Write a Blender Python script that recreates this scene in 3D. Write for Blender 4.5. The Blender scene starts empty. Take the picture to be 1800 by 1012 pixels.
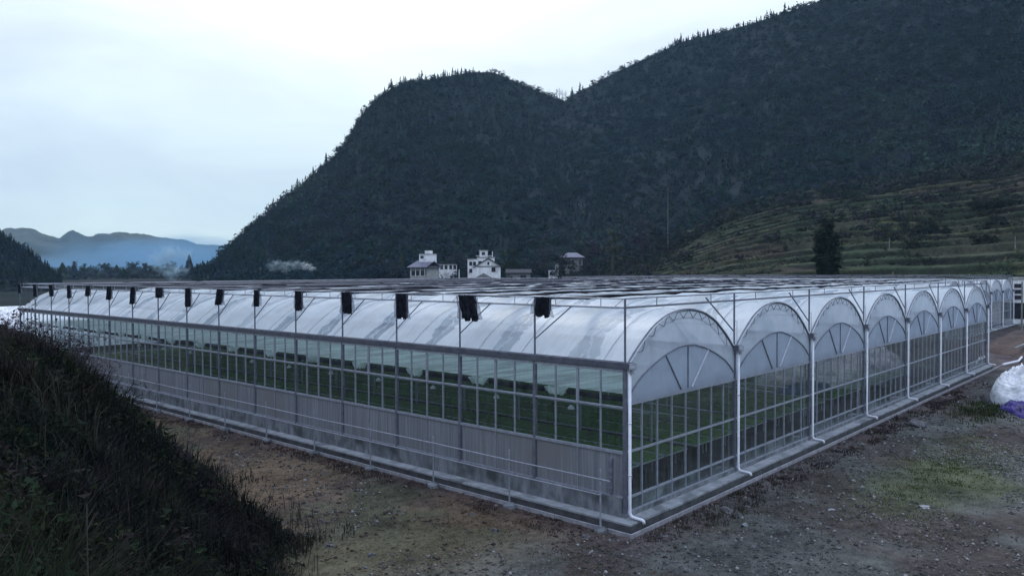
import bpy, math, random
import numpy as np
from mathutils import Matrix, Vector

SC = bpy.context.scene
COL = SC.collection
random.seed(7)
RNG = np.random.default_rng(11)

# ------------------------------------------------------------------ camera
CAM = np.array([-22.047, -14.721, 8.367])
YAW, PITCH, ROLL, FPX = 0.8376, -0.0216, -0.00377, 1366.1
_cy, _sy, _cp, _sp, _cr, _sr = (math.cos(YAW), math.sin(YAW), math.cos(PITCH), math.sin(PITCH),
                                math.cos(ROLL), math.sin(ROLL))
FWD = np.array([_sy * _cp, _cy * _cp, _sp])
_r0 = np.array([_cy, -_sy, 0.0])
_u0 = np.cross(_r0, FWD)
RIGHT = _cr * _r0 + _sr * _u0
UP = -_sr * _r0 + _cr * _u0
cam_data = bpy.data.cameras.new("camera")
cam = bpy.data.objects.new("camera", cam_data)
COL.objects.link(cam)
cam_data.sensor_width = 36.0
cam_data.lens = FPX / 1800.0 * 36.0
cam_data.clip_start = 0.1
cam_data.clip_end = 20000.0
cam.matrix_world = Matrix(((RIGHT[0], UP[0], -FWD[0], CAM[0]), (RIGHT[1], UP[1], -FWD[1], CAM[1]),
                           (RIGHT[2], UP[2], -FWD[2], CAM[2]), (0, 0, 0, 1)))
SC.camera = cam

# ------------------------------------------------------------------ world, sun, exposure
SUN_AZ, SUN_EL = math.radians(38.0), math.radians(42.0)      # azimuth from +Y towards +X, behind the hill
world = bpy.data.worlds.new("World")
SC.world = world
world.use_nodes = True
wt = world.node_tree
wt.nodes.clear()
wo = wt.nodes.new("ShaderNodeOutputWorld")
sky = wt.nodes.new("ShaderNodeTexSky")
sky.sky_type = 'NISHITA'
sky.sun_disc = False
sky.sun_elevation = SUN_EL
sky.sun_rotation = SUN_AZ
bg1 = wt.nodes.new("ShaderNodeBackground")
bg1.inputs['Strength'].default_value = 0.08
wt.links.new(sky.outputs[0], bg1.inputs['Color'])
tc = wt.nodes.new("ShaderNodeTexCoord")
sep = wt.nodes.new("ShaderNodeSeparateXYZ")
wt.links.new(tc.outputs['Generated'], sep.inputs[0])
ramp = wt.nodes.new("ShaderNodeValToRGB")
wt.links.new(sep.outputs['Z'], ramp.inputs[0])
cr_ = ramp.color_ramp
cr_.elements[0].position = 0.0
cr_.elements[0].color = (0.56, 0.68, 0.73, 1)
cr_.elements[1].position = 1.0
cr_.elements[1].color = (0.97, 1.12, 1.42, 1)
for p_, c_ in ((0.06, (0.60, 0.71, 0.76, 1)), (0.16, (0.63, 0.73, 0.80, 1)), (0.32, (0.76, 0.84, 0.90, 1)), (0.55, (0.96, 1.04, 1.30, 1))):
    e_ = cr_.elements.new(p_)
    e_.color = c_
# soft streaky cloud sheet
mp = wt.nodes.new("ShaderNodeMapping")
mp.inputs['Scale'].default_value = (1.5, 1.5, 5.0)
wt.links.new(tc.outputs['Generated'], mp.inputs[0])
nz = wt.nodes.new("ShaderNodeTexNoise")
nz.inputs['Scale'].default_value = 2.2
nz.inputs['Detail'].default_value = 6.0
nz.inputs['Roughness'].default_value = 0.52
nz.inputs['Distortion'].default_value = 0.4
wt.links.new(mp.outputs[0], nz.inputs['Vector'])
cl = wt.nodes.new("ShaderNodeValToRGB")
cl.color_ramp.elements[0].position = 0.32
cl.color_ramp.elements[0].color = (0.85, 0.87, 0.96, 1)
cl.color_ramp.elements[1].position = 0.68
cl.color_ramp.elements[1].color = (1.08, 1.12, 1.08, 1)
wt.links.new(nz.outputs['Fac'], cl.inputs[0])
mul = wt.nodes.new("ShaderNodeMix")
mul.data_type = 'RGBA'
mul.blend_type = 'MULTIPLY'
mul.inputs['Factor'].default_value = 1.0
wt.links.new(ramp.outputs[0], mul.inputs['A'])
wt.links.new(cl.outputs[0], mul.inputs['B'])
# the bright patch where the sun sits behind the cloud
dotn = wt.nodes.new("ShaderNodeVectorMath")
dotn.operation = 'DOT_PRODUCT'
nrm = wt.nodes.new("ShaderNodeVectorMath")
nrm.operation = 'NORMALIZE'
wt.links.new(tc.outputs['Generated'], nrm.inputs[0])
wt.links.new(nrm.outputs[0], dotn.inputs[0])
dotn.inputs[1].default_value = (math.sin(SUN_AZ) * math.cos(SUN_EL), math.cos(SUN_AZ) * math.cos(SUN_EL), math.sin(SUN_EL))
gl = wt.nodes.new("ShaderNodeMapRange")
gl.interpolation_type = 'SMOOTHSTEP'
gl.inputs['From Min'].default_value = 0.80
gl.inputs['From Max'].default_value = 1.0
gl.inputs['To Min'].default_value = 0.0
gl.inputs['To Max'].default_value = 0.30
wt.links.new(dotn.outputs['Value'], gl.inputs['Value'])
addn = wt.nodes.new("ShaderNodeMix")
addn.data_type = 'RGBA'
addn.blend_type = 'ADD'
addn.inputs['B'].default_value = (1.0, 1.0, 0.96, 1)
wt.links.new(gl.outputs[0], addn.inputs['Factor'])
wt.links.new(mul.outputs['Result'], addn.inputs['A'])
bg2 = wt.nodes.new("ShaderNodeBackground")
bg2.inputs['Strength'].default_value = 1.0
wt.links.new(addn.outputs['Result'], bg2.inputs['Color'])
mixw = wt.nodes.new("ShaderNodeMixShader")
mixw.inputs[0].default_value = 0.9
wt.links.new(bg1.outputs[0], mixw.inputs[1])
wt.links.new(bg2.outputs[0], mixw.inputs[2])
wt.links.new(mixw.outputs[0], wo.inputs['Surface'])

sun_d = bpy.data.lights.new("sun", 'SUN')
sun_d.energy = 0.6
sun_d.angle = math.radians(18)
sun_d.color = (1.0, 0.95, 0.88)
sun = bpy.data.objects.new("sun", sun_d)
COL.objects.link(sun)
sun.rotation_euler = (math.pi / 2 - SUN_EL, 0, math.pi - SUN_AZ)

SC.view_settings.view_transform = 'Standard'
SC.view_settings.look = 'None'
SC.view_settings.exposure = 0.38
SC.view_settings.gamma = 1.0
cy = SC.cycles
cy.max_bounces = 8
cy.diffuse_bounces = 3
cy.glossy_bounces = 3
cy.transmission_bounces = 4
cy.transparent_max_bounces = 24
cy.volume_bounces = 0


# ------------------------------------------------------------------ helpers
def ray(px, py):
    d = (px - 900) / FPX * RIGHT - (py - 506) / FPX * UP + FWD
    return d


def at(px, py, D):
    """world point at horizontal distance D from the view point in the direction of photo pixel px, py"""
    d = ray(px, py)
    return CAM + d / math.hypot(d[0], d[1]) * D


def rect_to_polar(x, y):
    dx, dy = x - CAM[0], y - CAM[1]
    return np.hypot(dx, dy), np.arctan2(dx, dy)


def px_az(px):
    """azimuth (from +Y to +X) of a photo column"""
    return YAW + np.arctan((np.asarray(px, float) - 900) / FPX)


def elev(px, py):
    """tangent of elevation of a photo pixel"""
    px, py = np.asarray(px, float), np.asarray(py, float)
    d = (px - 900)[..., None] / FPX * RIGHT - (py - 506)[..., None] / FPX * UP + FWD
    return d[..., 2] / np.hypot(d[..., 0], d[..., 1])


def tag(o, label=None, cat=None, group=None, kind=None):
    if label:
        o['label'] = label
    if cat:
        o['category'] = cat
    if group:
        o['group'] = group
    if kind:
        o['kind'] = kind
    return o


def empty(name, loc=(0, 0, 0), rz=0.0):
    o = bpy.data.objects.new(name, None)
    o.empty_display_size = 0.3
    o.location = loc
    o.rotation_euler = (0, 0, rz)
    COL.objects.link(o)
    return o


def link_mesh(name, me, mat, parent=None):
    o = bpy.data.objects.new(name, me)
    if mat is not None and not me.materials:
        me.materials.append(mat)
    if parent is not None:
        o.parent = parent
    COL.objects.link(o)
    return o


def np_mesh(name, verts, faces, mat=None, parent=None, smooth=False, tint=None):
    """fast mesh from arrays; faces (M,k)"""
    verts = np.asarray(verts, np.float32)
    faces = np.asarray(faces, np.int32)
    me = bpy.data.meshes.new(name)
    m, k = faces.shape
    me.vertices.add(len(verts))
    me.vertices.foreach_set('co', verts.ravel())
    me.loops.add(m * k)
    me.loops.foreach_set('vertex_index', faces.ravel())
    me.polygons.add(m)
    me.polygons.foreach_set('loop_start', np.arange(0, m * k, k, dtype=np.int32))
    if smooth:
        me.polygons.foreach_set('use_smooth', np.ones(m, bool))
    if tint is not None:
        a = me.attributes.new('tint', 'FLOAT_COLOR', 'POINT')
        c = np.ones((len(verts), 4), np.float32)
        c[:, :3] = tint
        a.data.foreach_set('color', c.ravel())
    me.update(calc_edges=True)
    return link_mesh(name, me, mat, parent)


class MB:
    def __init__(self):
        self.v, self.f = [], []

    def quad(self, a, b, c, d):
        n = len(self.v)
        self.v += [tuple(a), tuple(b), tuple(c), tuple(d)]
        self.f.append((n, n + 1, n + 2, n + 3))

    def poly(self, pts):
        n = len(self.v)
        self.v += [tuple(p) for p in pts]
        self.f.append(tuple(range(n, n + len(pts))))

    def box(self, x0, x1, y0, y1, z0, z1):
        n = len(self.v)
        self.v += [(x0, y0, z0), (x1, y0, z0), (x1, y1, z0), (x0, y1, z0), (x0, y0, z1), (x1, y0, z1), (x1, y1, z1), (x0, y1, z1)]
        self.f += [(n, n + 3, n + 2, n + 1), (n + 4, n + 5, n + 6, n + 7), (n, n + 1, n + 5, n + 4), (n + 1, n + 2, n + 6, n + 5),
                   (n + 2, n + 3, n + 7, n + 6), (n + 3, n, n + 4, n + 7)]
        return self

    def tube(self, pts, r, n=6, caps=True):
        pts = [Vector(p) for p in pts]
        rs = r if isinstance(r, (list, tuple)) else [r] * len(pts)
        base = len(self.v)
        ref = None
        for i, p in enumerate(pts):
            if i == 0:
                t = pts[1] - p
            elif i == len(pts) - 1:
                t = p - pts[i - 1]
            else:
                t = (pts[i + 1] - p).normalized() + (p - pts[i - 1]).normalized()
            t = t.normalized() if t.length > 1e-9 else Vector((0, 0, 1))
            if ref is None:
                ref = Vector((0, 0, 1)) if abs(t.z) < 0.9 else Vector((1, 0, 0))
            u = t.cross(ref)
            if u.length < 1e-5:
                u = t.cross(Vector((0, 1, 0)))
            u.normalize()
            w = u.cross(t).normalized()
            for k in range(n):
                a = 2 * math.pi * (k + 0.5) / n
                q = p + (u * math.cos(a) + w * math.sin(a)) * rs[i]
                self.v.append((q.x, q.y, q.z))
        for i in range(len(pts) - 1):
            for k in range(n):
                a0, a1 = base + i * n + k, base + i * n + (k + 1) % n
                self.f.append((a0, a1, a1 + n, a0 + n))
        if caps:
            self.f.append(tuple(base + k for k in range(n))[::-1])
            self.f.append(tuple(base + (len(pts) - 1) * n + k for k in range(n)))
        return self

    def prism(self, outline, axis, lo, hi):
        """outline: list of 2d points in the plane perpendicular to axis (0 x: (y,z); 1 y: (x,z); 2 z: (x,y))"""
        def mk(p, t):
            return {0: (t, p[0], p[1]), 1: (p[0], t, p[1]), 2: (p[0], p[1], t)}[axis]
        n, m = len(self.v), len(outline)
        self.v += [mk(p, lo) for p in outline] + [mk(p, hi) for p in outline]
        self.f.append(tuple(range(n, n + m)))
        self.f.append(tuple(range(n + m, n + 2 * m))[::-1])
        for i in range(m):
            j = (i + 1) % m
            self.f.append((n + i, n + m + i, n + m + j, n + j))
        return self

    def lathe(self, prof, c=(0, 0, 0), n=12):
        base = len(self.v)
        for r, z in prof:
            for k in range(n):
                a = 2 * math.pi * k / n
                self.v.append((c[0] + r * math.cos(a), c[1] + r * math.sin(a), c[2] + z))
        for i in range(len(prof) - 1):
            for k in range(n):
                a0, a1 = base + i * n + k, base + i * n + (k + 1) % n
                self.f.append((a0, a1, a1 + n, a0 + n))
        self.f.append(tuple(base + k for k in range(n))[::-1])
        self.f.append(tuple(base + (len(prof) - 1) * n + k for k in range(n)))
        return self

    def build(self, name, mat, parent=None, smooth=False):
        me = bpy.data.meshes.new(name)
        me.from_pydata(self.v, [], self.f)
        me.update()
        if smooth:
            me.polygons.foreach_set('use_smooth', np.ones(len(me.polygons), bool))
        return link_mesh(name, me, mat, parent)


def copy_obj(o, parent, loc=None):
    c = o.copy()
    c.parent = parent
    if loc is not None:
        c.location = loc
    COL.objects.link(c)
    return c


def copy_tree(o, parent=None, loc=None, rz=None):
    c = copy_obj(o, parent, loc)
    if rz is not None:
        c.rotation_euler = (0, 0, rz)
    for ch in list(o.children):
        copy_tree(ch, c)
    return c


# ------------------------------------------------------------------ numpy noise
def _h(ix, iy, s):
    a = np.sin(ix * 127.1 + iy * 311.7 + s * 74.7) * 43758.5453
    return a - np.floor(a)


def vnoise(x, y, s=0.0):
    x = np.asarray(x, float)
    y = np.asarray(y, float)
    ix, iy = np.floor(x), np.floor(y)
    fx, fy = x - ix, y - iy
    fx = fx * fx * (3 - 2 * fx)
    fy = fy * fy * (3 - 2 * fy)
    return ((_h(ix, iy, s) * (1 - fx) + _h(ix + 1, iy, s) * fx) * (1 - fy)
            + (_h(ix, iy + 1, s) * (1 - fx) + _h(ix + 1, iy + 1, s) * fx) * fy)


def fbm(x, y, s=0.0, o=4, g=0.5):
    t, a, n = 0.0, 1.0, 0.0
    x = np.asarray(x, float)
    y = np.asarray(y, float)
    for i in range(o):
        t = t + a * vnoise(x, y, s + i * 3.3)
        n += a
        a *= g
        x, y = x * 2.03 + 1.7, y * 2.03 - 3.1
    return t / n


def sstep(a, b, x):
    t = np.clip((np.asarray(x, float) - a) / (b - a), 0, 1)
    return t * t * (3 - 2 * t)


# ------------------------------------------------------------------ materials
def new_mat(name):
    m = bpy.data.materials.new(name)
    m.use_nodes = True
    nt = m.node_tree
    nt.nodes.clear()
    out = nt.nodes.new("ShaderNodeOutputMaterial")
    return m, nt, out


def nd(nt, typ, **kw):
    n = nt.nodes.new("ShaderNode" + typ)
    for k, v in kw.items():
        if hasattr(n, k) and k not in n.inputs:
            setattr(n, k, v)
        else:
            n.inputs[k].default_value = v
    return n


def noise_node(nt, vec, scale, detail=4, rough=0.55, stretch=None):
    if stretch is not None:
        mpn = nd(nt, "Mapping")
        mpn.inputs['Scale'].default_value = stretch
        nt.links.new(vec, mpn.inputs[0])
        vec = mpn.outputs[0]
    n = nd(nt, "TexNoise")
    n.inputs['Scale'].default_value = scale
    n.inputs['Detail'].default_value = detail
    n.inputs['Roughness'].default_value = rough
    nt.links.new(vec, n.inputs['Vector'])
    return n


def mixrgb(nt, fac, a, b, blend='MIX'):
    m = nd(nt, "Mix")
    m.data_type = 'RGBA'
    m.blend_type = blend
    for s, v in (('Factor', fac), ('A', a), ('B', b)):
        if isinstance(v, (int, float)):
            m.inputs[s].default_value = v
        elif isinstance(v, tuple):
            m.inputs[s].default_value = (*v, 1) if len(v) == 3 else v
        else:
            nt.links.new(v, m.inputs[s])
    return m.outputs['Result']


def maprange(nt, v, a, b, c=0.0, d=1.0):
    m = nd(nt, "MapRange")
    for k, x in (('From Min', a), ('From Max', b), ('To Min', c), ('To Max', d)):
        m.inputs[k].default_value = x
    nt.links.new(v, m.inputs['Value'])
    return m.outputs[0]


def surf_mat(name, c1, c2, scale=3.0, rough=0.85, metal=0.0, bump=0.0, bscale=20.0, stretch=None, c3=None, scale3=0.6, spec=0.3, fac=(0.35, 0.65)):
    """two (three) colour noise material in world position"""
    m, nt, out = new_mat(name)
    geo = nd(nt, "NewGeometry")
    pos = geo.outputs['Position']
    n1 = noise_node(nt, pos, scale, 6, 0.6, stretch)
    col = mixrgb(nt, maprange(nt, n1.outputs['Fac'], *fac), c1, c2)
    if c3 is not None:
        n3 = noise_node(nt, pos, scale3, 3, 0.55)
        col = mixrgb(nt, maprange(nt, n3.outputs['Fac'], 0.5, 0.68), col, c3)
    p = nd(nt, "BsdfPrincipled")
    p.inputs['Roughness'].default_value = rough
    p.inputs['Metallic'].default_value = metal
    p.inputs['Specular IOR Level'].default_value = spec
    nt.links.new(col, p.inputs['Base Color'])
    if bump > 0:
        nb = noise_node(nt, pos, bscale, 5, 0.65)
        b = nd(nt, "Bump")
        b.inputs['Strength'].default_value = bump
        b.inputs['Distance'].default_value = 0.05
        nt.links.new(nb.outputs['Fac'], b.inputs['Height'])
        nt.links.new(b.outputs[0], p.inputs['Normal'])
    nt.links.new(p.outputs[0], out.inputs['Surface'])
    return m


def tint_mat(name, s1=0.8, s2=6.0, lo=0.55, hi=1.45, rough=0.95, bump=0.0, bscale=8.0, bdist=0.05, transl=0.0):
    """colour from the mesh's tint attribute, broken up by noise"""
    m, nt, out = new_mat(name)
    at_ = nd(nt, "Attribute")
    at_.attribute_name = 'tint'
    geo = nd(nt, "NewGeometry")
    pos = geo.outputs['Position']
    na = noise_node(nt, pos, s1, 5, 0.6)
    nb = noise_node(nt, pos, s2, 5, 0.7)
    ad = nd(nt, "Math")
    ad.operation = 'ADD'
    nt.links.new(na.outputs['Fac'], ad.inputs[0])
    nt.links.new(nb.outputs['Fac'], ad.inputs[1])
    sc_ = maprange(nt, ad.outputs[0], 0.65, 1.35, lo, hi)
    col = mixrgb(nt, 1.0, at_.outputs['Color'], sc_, 'MULTIPLY')
    p = nd(nt, "BsdfPrincipled")
    p.inputs['Roughness'].default_value = rough
    p.inputs['Specular IOR Level'].default_value = 0.06
    nt.links.new(col, p.inputs['Base Color'])
    if bump > 0:
        nn = noise_node(nt, pos, bscale, 8, 0.7)
        b = nd(nt, "Bump")
        b.inputs['Strength'].default_value = bump
        b.inputs['Distance'].default_value = bdist
        nt.links.new(nn.outputs['Fac'], b.inputs['Height'])
        nt.links.new(b.outputs[0], p.inputs['Normal'])
    sh = p.outputs[0]
    if transl > 0:
        tr = nd(nt, "BsdfTranslucent")
        nt.links.new(col, tr.inputs['Color'])
        mx = nd(nt, "MixShader")
        mx.inputs[0].default_value = transl
        nt.links.new(sh, mx.inputs[1])
        nt.links.new(tr.outputs[0], mx.inputs[2])
        sh = mx.outputs[0]
    nt.links.new(sh, out.inputs['Surface'])
    return m


def ground_material():
    m, nt, out = new_mat("ground_earth")
    at_ = nd(nt, "Attribute")
    at_.attribute_name = 'tint'
    geo = nd(nt, "NewGeometry")
    pos = geo.outputs['Position']
    na = noise_node(nt, pos, 0.35, 6, 0.6)
    nb = noise_node(nt, pos, 2.6, 8, 0.72)
    nc = noise_node(nt, pos, 14.0, 6, 0.75)
    s = nd(nt, "Math")
    s.operation = 'ADD'
    nt.links.new(na.outputs['Fac'], s.inputs[0])
    nt.links.new(nb.outputs['Fac'], s.inputs[1])
    s2 = nd(nt, "Math")
    s2.operation = 'ADD'
    nt.links.new(s.outputs[0], s2.inputs[0])
    nt.links.new(nc.outputs['Fac'], s2.inputs[1])
    k = maprange(nt, s2.outputs[0], 1.15, 1.85, 0.25, 1.9)
    col = mixrgb(nt, 1.0, at_.outputs['Color'], k, 'MULTIPLY')
    # small pale stones trodden into the earth
    vo = nd(nt, "TexVoronoi")
    vo.inputs['Scale'].default_value = 9.0
    nt.links.new(pos, vo.inputs['Vector'])
    st = nd(nt, "Math")
    st.operation = 'LESS_THAN'
    st.inputs[1].default_value = 0.16
    nt.links.new(vo.outputs['Distance'], st.inputs[0])
    nsel = noise_node(nt, pos, 4.3, 2)
    sel = maprange(nt, nsel.outputs['Fac'], 0.52, 0.62)
    mm = nd(nt, "Math")
    mm.operation = 'MULTIPLY'
    nt.links.new(st.outputs[0], mm.inputs[0])
    nt.links.new(sel, mm.inputs[1])
    mm2 = nd(nt, "Math")
    mm2.operation = 'MULTIPLY'
    ln = nd(nt, "VectorMath")
    ln.operation = 'LENGTH'
    nt.links.new(pos, ln.inputs[0])
    nt.links.new(maprange(nt, ln.outputs['Value'], 70.0, 120.0, 0.55, 0.0), mm2.inputs[1])      # the stones lie on the yard only
    nt.links.new(mm.outputs[0], mm2.inputs[0])
    col = mixrgb(nt, mm2.outputs[0], col, (0.15, 0.145, 0.15))
    p = nd(nt, "BsdfPrincipled")
    p.inputs['Roughness'].default_value = 0.92
    p.inputs['Specular IOR Level'].default_value = 0.04
    nt.links.new(col, p.inputs['Base Color'])
    hsum = nd(nt, "Math")
    hsum.operation = 'ADD'
    nt.links.new(nb.outputs['Fac'], hsum.inputs[0])
    nt.links.new(nc.outputs['Fac'], hsum.inputs[1])
    b = nd(nt, "Bump")
    b.inputs['Strength'].default_value = 0.9
    b.inputs['Distance'].default_value = 0.12
    nt.links.new(hsum.outputs[0], b.inputs['Height'])
    nt.links.new(b.outputs[0], p.inputs['Normal'])
    nt.links.new(p.outputs[0], out.inputs['Surface'])
    return m


def film_material(name, col, transp, transl, band=False, rough=0.35, gloss=0.06, streak=False):
    m, nt, out = new_mat(name)
    geo = nd(nt, "NewGeometry")
    pos = geo.outputs['Position']
    n1 = noise_node(nt, pos, 0.55, 4, 0.6, (1.0, 1.0, 1.0))
    n2 = noise_node(nt, pos, 3.0, 5, 0.6, (0.5, 2.5, 0.5))
    c = mixrgb(nt, maprange(nt, n1.outputs['Fac'], 0.3, 0.7), tuple(x * 0.86 for x in col), col)
    c = mixrgb(nt, maprange(nt, n2.outputs['Fac'], 0.45, 0.72, 0.0, 0.55), c, tuple(x * 0.7 for x in col))
    if streak:
        # slanting streaks in a darker tone of the same colour
        mpr = nd(nt, "Mapping")
        mpr.inputs['Rotation'].default_value = (0, 0, math.radians(28))
        mpr.inputs['Scale'].default_value = (0.30, 1.5, 1.0)
        nt.links.new(pos, mpr.inputs[0])
        n4 = noise_node(nt, mpr.outputs[0], 1.0, 5, 0.6)
        c = mixrgb(nt, maprange(nt, n4.outputs['Fac'], 0.42, 0.60, 0.0, 0.75), c, tuple(x * 0.42 for x in col))
    df = nd(nt, "BsdfDiffuse")
    tl = nd(nt, "BsdfTranslucent")
    nt.links.new(c, df.inputs['Color'])
    nt.links.new(c, tl.inputs['Color'])
    mx = nd(nt, "MixShader")
    mx.inputs[0].default_value = transl
    nt.links.new(df.outputs[0], mx.inputs[1])
    nt.links.new(tl.outputs[0], mx.inputs[2])
    tp = nd(nt, "BsdfTransparent")
    tp.inputs['Color'].default_value = (0.92, 0.95, 0.97, 1)
    mt = nd(nt, "MixShader")
    nt.links.new(mx.outputs[0], mt.inputs[1])
    nt.links.new(tp.outputs[0], mt.inputs[2])
    if band:
        # clearer strips of film, one per bay
        sp = nd(nt, "SeparateXYZ")
        nt.links.new(pos, sp.inputs[0])
        wob = noise_node(nt, pos, 0.9, 3, 0.6)
        ofs = maprange(nt, wob.outputs['Fac'], 0.3, 0.7, -0.075, 0.075)
        a0 = nd(nt, "Math")
        a0.operation = 'MULTIPLY_ADD'
        a0.inputs[1].default_value = 0.25
        a0.inputs[2].default_value = 1000.5 - 1.95 * 0.25
        nt.links.new(sp.outputs['Y'], a0.inputs[0])
        a1 = nd(nt, "Math")
        a1.operation = 'ADD'
        nt.links.new(a0.outputs[0], a1.inputs[0])
        nt.links.new(ofs, a1.inputs[1])
        fr = nd(nt, "Math")
        fr.operation = 'FRACT'
        nt.links.new(a1.outputs[0], fr.inputs[0])
        ds = nd(nt, "Math")
        ds.operation = 'SUBTRACT'
        ds.inputs[1].default_value = 0.5
        nt.links.new(fr.outputs[0], ds.inputs[0])
        ab = nd(nt, "Math")
        ab.operation = 'ABSOLUTE'
        nt.links.new(ds.outputs[0], ab.inputs[0])
        bm = maprange(nt, ab.outputs[0], 0.115, 0.095, 0.0, 1.0)
        st = maprange(nt, ab.outputs[0], 0.006, 0.018, 0.35, 1.0)     # the seam in the strip
        bb = nd(nt, "Math")
        bb.operation = 'MULTIPLY'
        nt.links.new(bm, bb.inputs[0])
        nt.links.new(st, bb.inputs[1])
        nv = noise_node(nt, pos, 0.21, 3, 0.6)
        b2 = nd(nt, "Math")
        b2.operation = 'MULTIPLY'
        nt.links.new(bb.outputs[0], b2.inputs[0])
        nt.links.new(maprange(nt, nv.outputs['Fac'], 0.35, 0.62, 0.35, 1.0), b2.inputs[1])
        bb = b2
        ns = noise_node(nt, pos, 0.32, 6, 0.62, (0.8, 1.6, 0.8))
        c = mixrgb(nt, maprange(nt, ns.outputs['Fac'], 0.48, 0.66, 0.0, 0.38), c, tuple(x * q for x, q in zip(col, (0.55, 0.58, 0.66))))
        nt.links.new(c, df.inputs['Color'])
        nt.links.new(c, tl.inputs['Color'])
        fac = maprange(nt, bb.outputs[0], 0.0, 1.0, transp, 0.34)
        nt.links.new(fac, mt.inputs[0])
        c2 = mixrgb(nt, maprange(nt, bb.outputs[0], 0.0, 1.0, 0.0, 0.95), c, tuple(x * q for x, q in zip(col, (0.36, 0.42, 0.48))))
        nt.links.new(c2, df.inputs['Color'])
        nt.links.new(c2, tl.inputs['Color'])
    else:
        mt.inputs[0].default_value = transp
    gb = nd(nt, "BsdfGlossy")
    gb.inputs['Roughness'].default_value = rough
    mg = nd(nt, "MixShader")
    mg.inputs[0].default_value = gloss
    nt.links.new(mt.outputs[0], mg.inputs[1])
    nt.links.new(gb.outputs[0], mg.inputs[2])
    nb = noise_node(nt, pos, 1.6, 5, 0.6, (0.5, 2.2, 0.5))
    b = nd(nt, "Bump")
    b.inputs['Strength'].default_value = 0.35
    b.inputs['Distance'].default_value = 0.06
    nt.links.new(nb.outputs['Fac'], b.inputs['Height'])
    for s in (df, tl, gb):
        nt.links.new(b.outputs[0], s.inputs['Normal'])
    nt.links.new(mg.outputs[0], out.inputs['Surface'])
    return m


def glass_material(name, dirt=0.06, tint=(0.88, 0.95, 0.93)):
    m, nt, out = new_mat(name)
    geo = nd(nt, "NewGeometry")
    pos = geo.outputs['Position']
    tp = nd(nt, "BsdfTransparent")
    tp.inputs['Color'].default_value = (*tint, 1)
    gs = nd(nt, "BsdfGlossy")
    gs.inputs['Roughness'].default_value = 0.03
    nw = noise_node(nt, pos, 0.8, 2, 0.5)
    b = nd(nt, "Bump")
    b.inputs['Strength'].default_value = 0.05
    b.inputs['Distance'].default_value = 0.05
    nt.links.new(nw.outputs['Fac'], b.inputs['Height'])
    nt.links.new(b.outputs[0], gs.inputs['Normal'])
    lw = nd(nt, "LayerWeight")
    pw = nd(nt, "Math")
    pw.operation = 'POWER'
    pw.inputs[1].default_value = 5.0
    nt.links.new(lw.outputs['Facing'], pw.inputs[0])
    fm = nd(nt, "Math")
    fm.operation = 'MULTIPLY_ADD'
    fm.use_clamp = True
    fm.inputs[1].default_value = 1.25
    fm.inputs[2].default_value = 0.075
    nt.links.new(pw.outputs[0], fm.inputs[0])
    mg = nd(nt, "MixShader")
    nt.links.new(fm.outputs[0], mg.inputs[0])
    nt.links.new(tp.outputs[0], mg.inputs[1])
    nt.links.new(gs.outputs[0], mg.inputs[2])
    df = nd(nt, "BsdfDiffuse")
    df.inputs['Color'].default_value = (0.45, 0.5, 0.55, 1)
    n1 = noise_node(nt, pos, 2.2, 5, 0.65, (3.0, 3.0, 0.5))
    f = maprange(nt, n1.outputs['Fac'], 0.35, 0.75, dirt * 0.3, dirt * 2.0)
    md = nd(nt, "MixShader")
    nt.links.new(f, md.inputs[0])
    nt.links.new(mg.outputs[0], md.inputs[1])
    nt.links.new(df.outputs[0], md.inputs[2])
    nt.links.new(md.outputs[0], out.inputs['Surface'])
    return m


def smoke_material(name, dens, color, scale, lo=0.45, hi=0.75, stretch=(1, 1, 1)):
    m, nt, out = new_mat(name)
    tcn = nd(nt, "TexCoord")
    v = nd(nt, "VectorMath")
    v.operation = 'LENGTH'
    nt.links.new(tcn.outputs['Object'], v.inputs[0])
    fall = maprange(nt, v.outputs['Value'], 0.15, 1.0, 1.0, 0.0)
    n1 = noise_node(nt, tcn.outputs['Object'], scale, 5, 0.6, stretch)
    f = maprange(nt, n1.outputs['Fac'], lo, hi, 0.0, 1.0)
    # billows: the noise eats into the falling-off edge
    ff = maprange(nt, n1.outputs['Fac'], lo, hi, -1.1, 0.35)
    mu = nd(nt, "Math")
    mu.operation = 'ADD'
    mu.use_clamp = True
    nt.links.new(fall, mu.inputs[0])
    nt.links.new(ff, mu.inputs[1])
    m2 = nd(nt, "Math")
    m2.operation = 'MULTIPLY'
    m2.inputs[1].default_value = dens
    nt.links.new(mu.outputs[0], m2.inputs[0])
    pv = nd(nt, "VolumePrincipled")
    pv.inputs['Color'].default_value = (*color, 1)
    nt.links.new(m2.outputs[0], pv.inputs['Density'])
    nt.links.new(pv.outputs[0], out.inputs['Volume'])
    return m


M = {}
M['ground'] = ground_material()
M['terrain'] = tint_mat("hill_ground", 0.05, 0.5, 0.4, 1.6, bump=0.8, bscale=0.6, bdist=1.0)
M['terrace'] = tint_mat("terrace_ground", 0.15, 1.2, 0.45, 1.6, bump=0.8, bscale=1.5, bdist=0.5)
M['leaf'] = tint_mat("leaves", 0.12, 1.2, 0.7, 1.3, transl=0.2)
M['plant'] = tint_mat("undergrowth_leaves", 0.6, 4.0, 0.6, 1.4, transl=0.2)
M['gravel'] = tint_mat("gravel_stone", 1.0, 20.0, 0.7, 1.3, bump=0.4, bscale=30)
M['bark'] = surf_mat("bark", (0.035, 0.03, 0.03), (0.06, 0.055, 0.055), 6)
M['twig'] = surf_mat("bare_twig", (0.03, 0.025, 0.035), (0.055, 0.045, 0.06), 9)
M['steel'] = surf_mat("galvanised_steel", (0.24, 0.265, 0.32), (0.34, 0.365, 0.43), 5, rough=0.5, metal=0.25)
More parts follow.
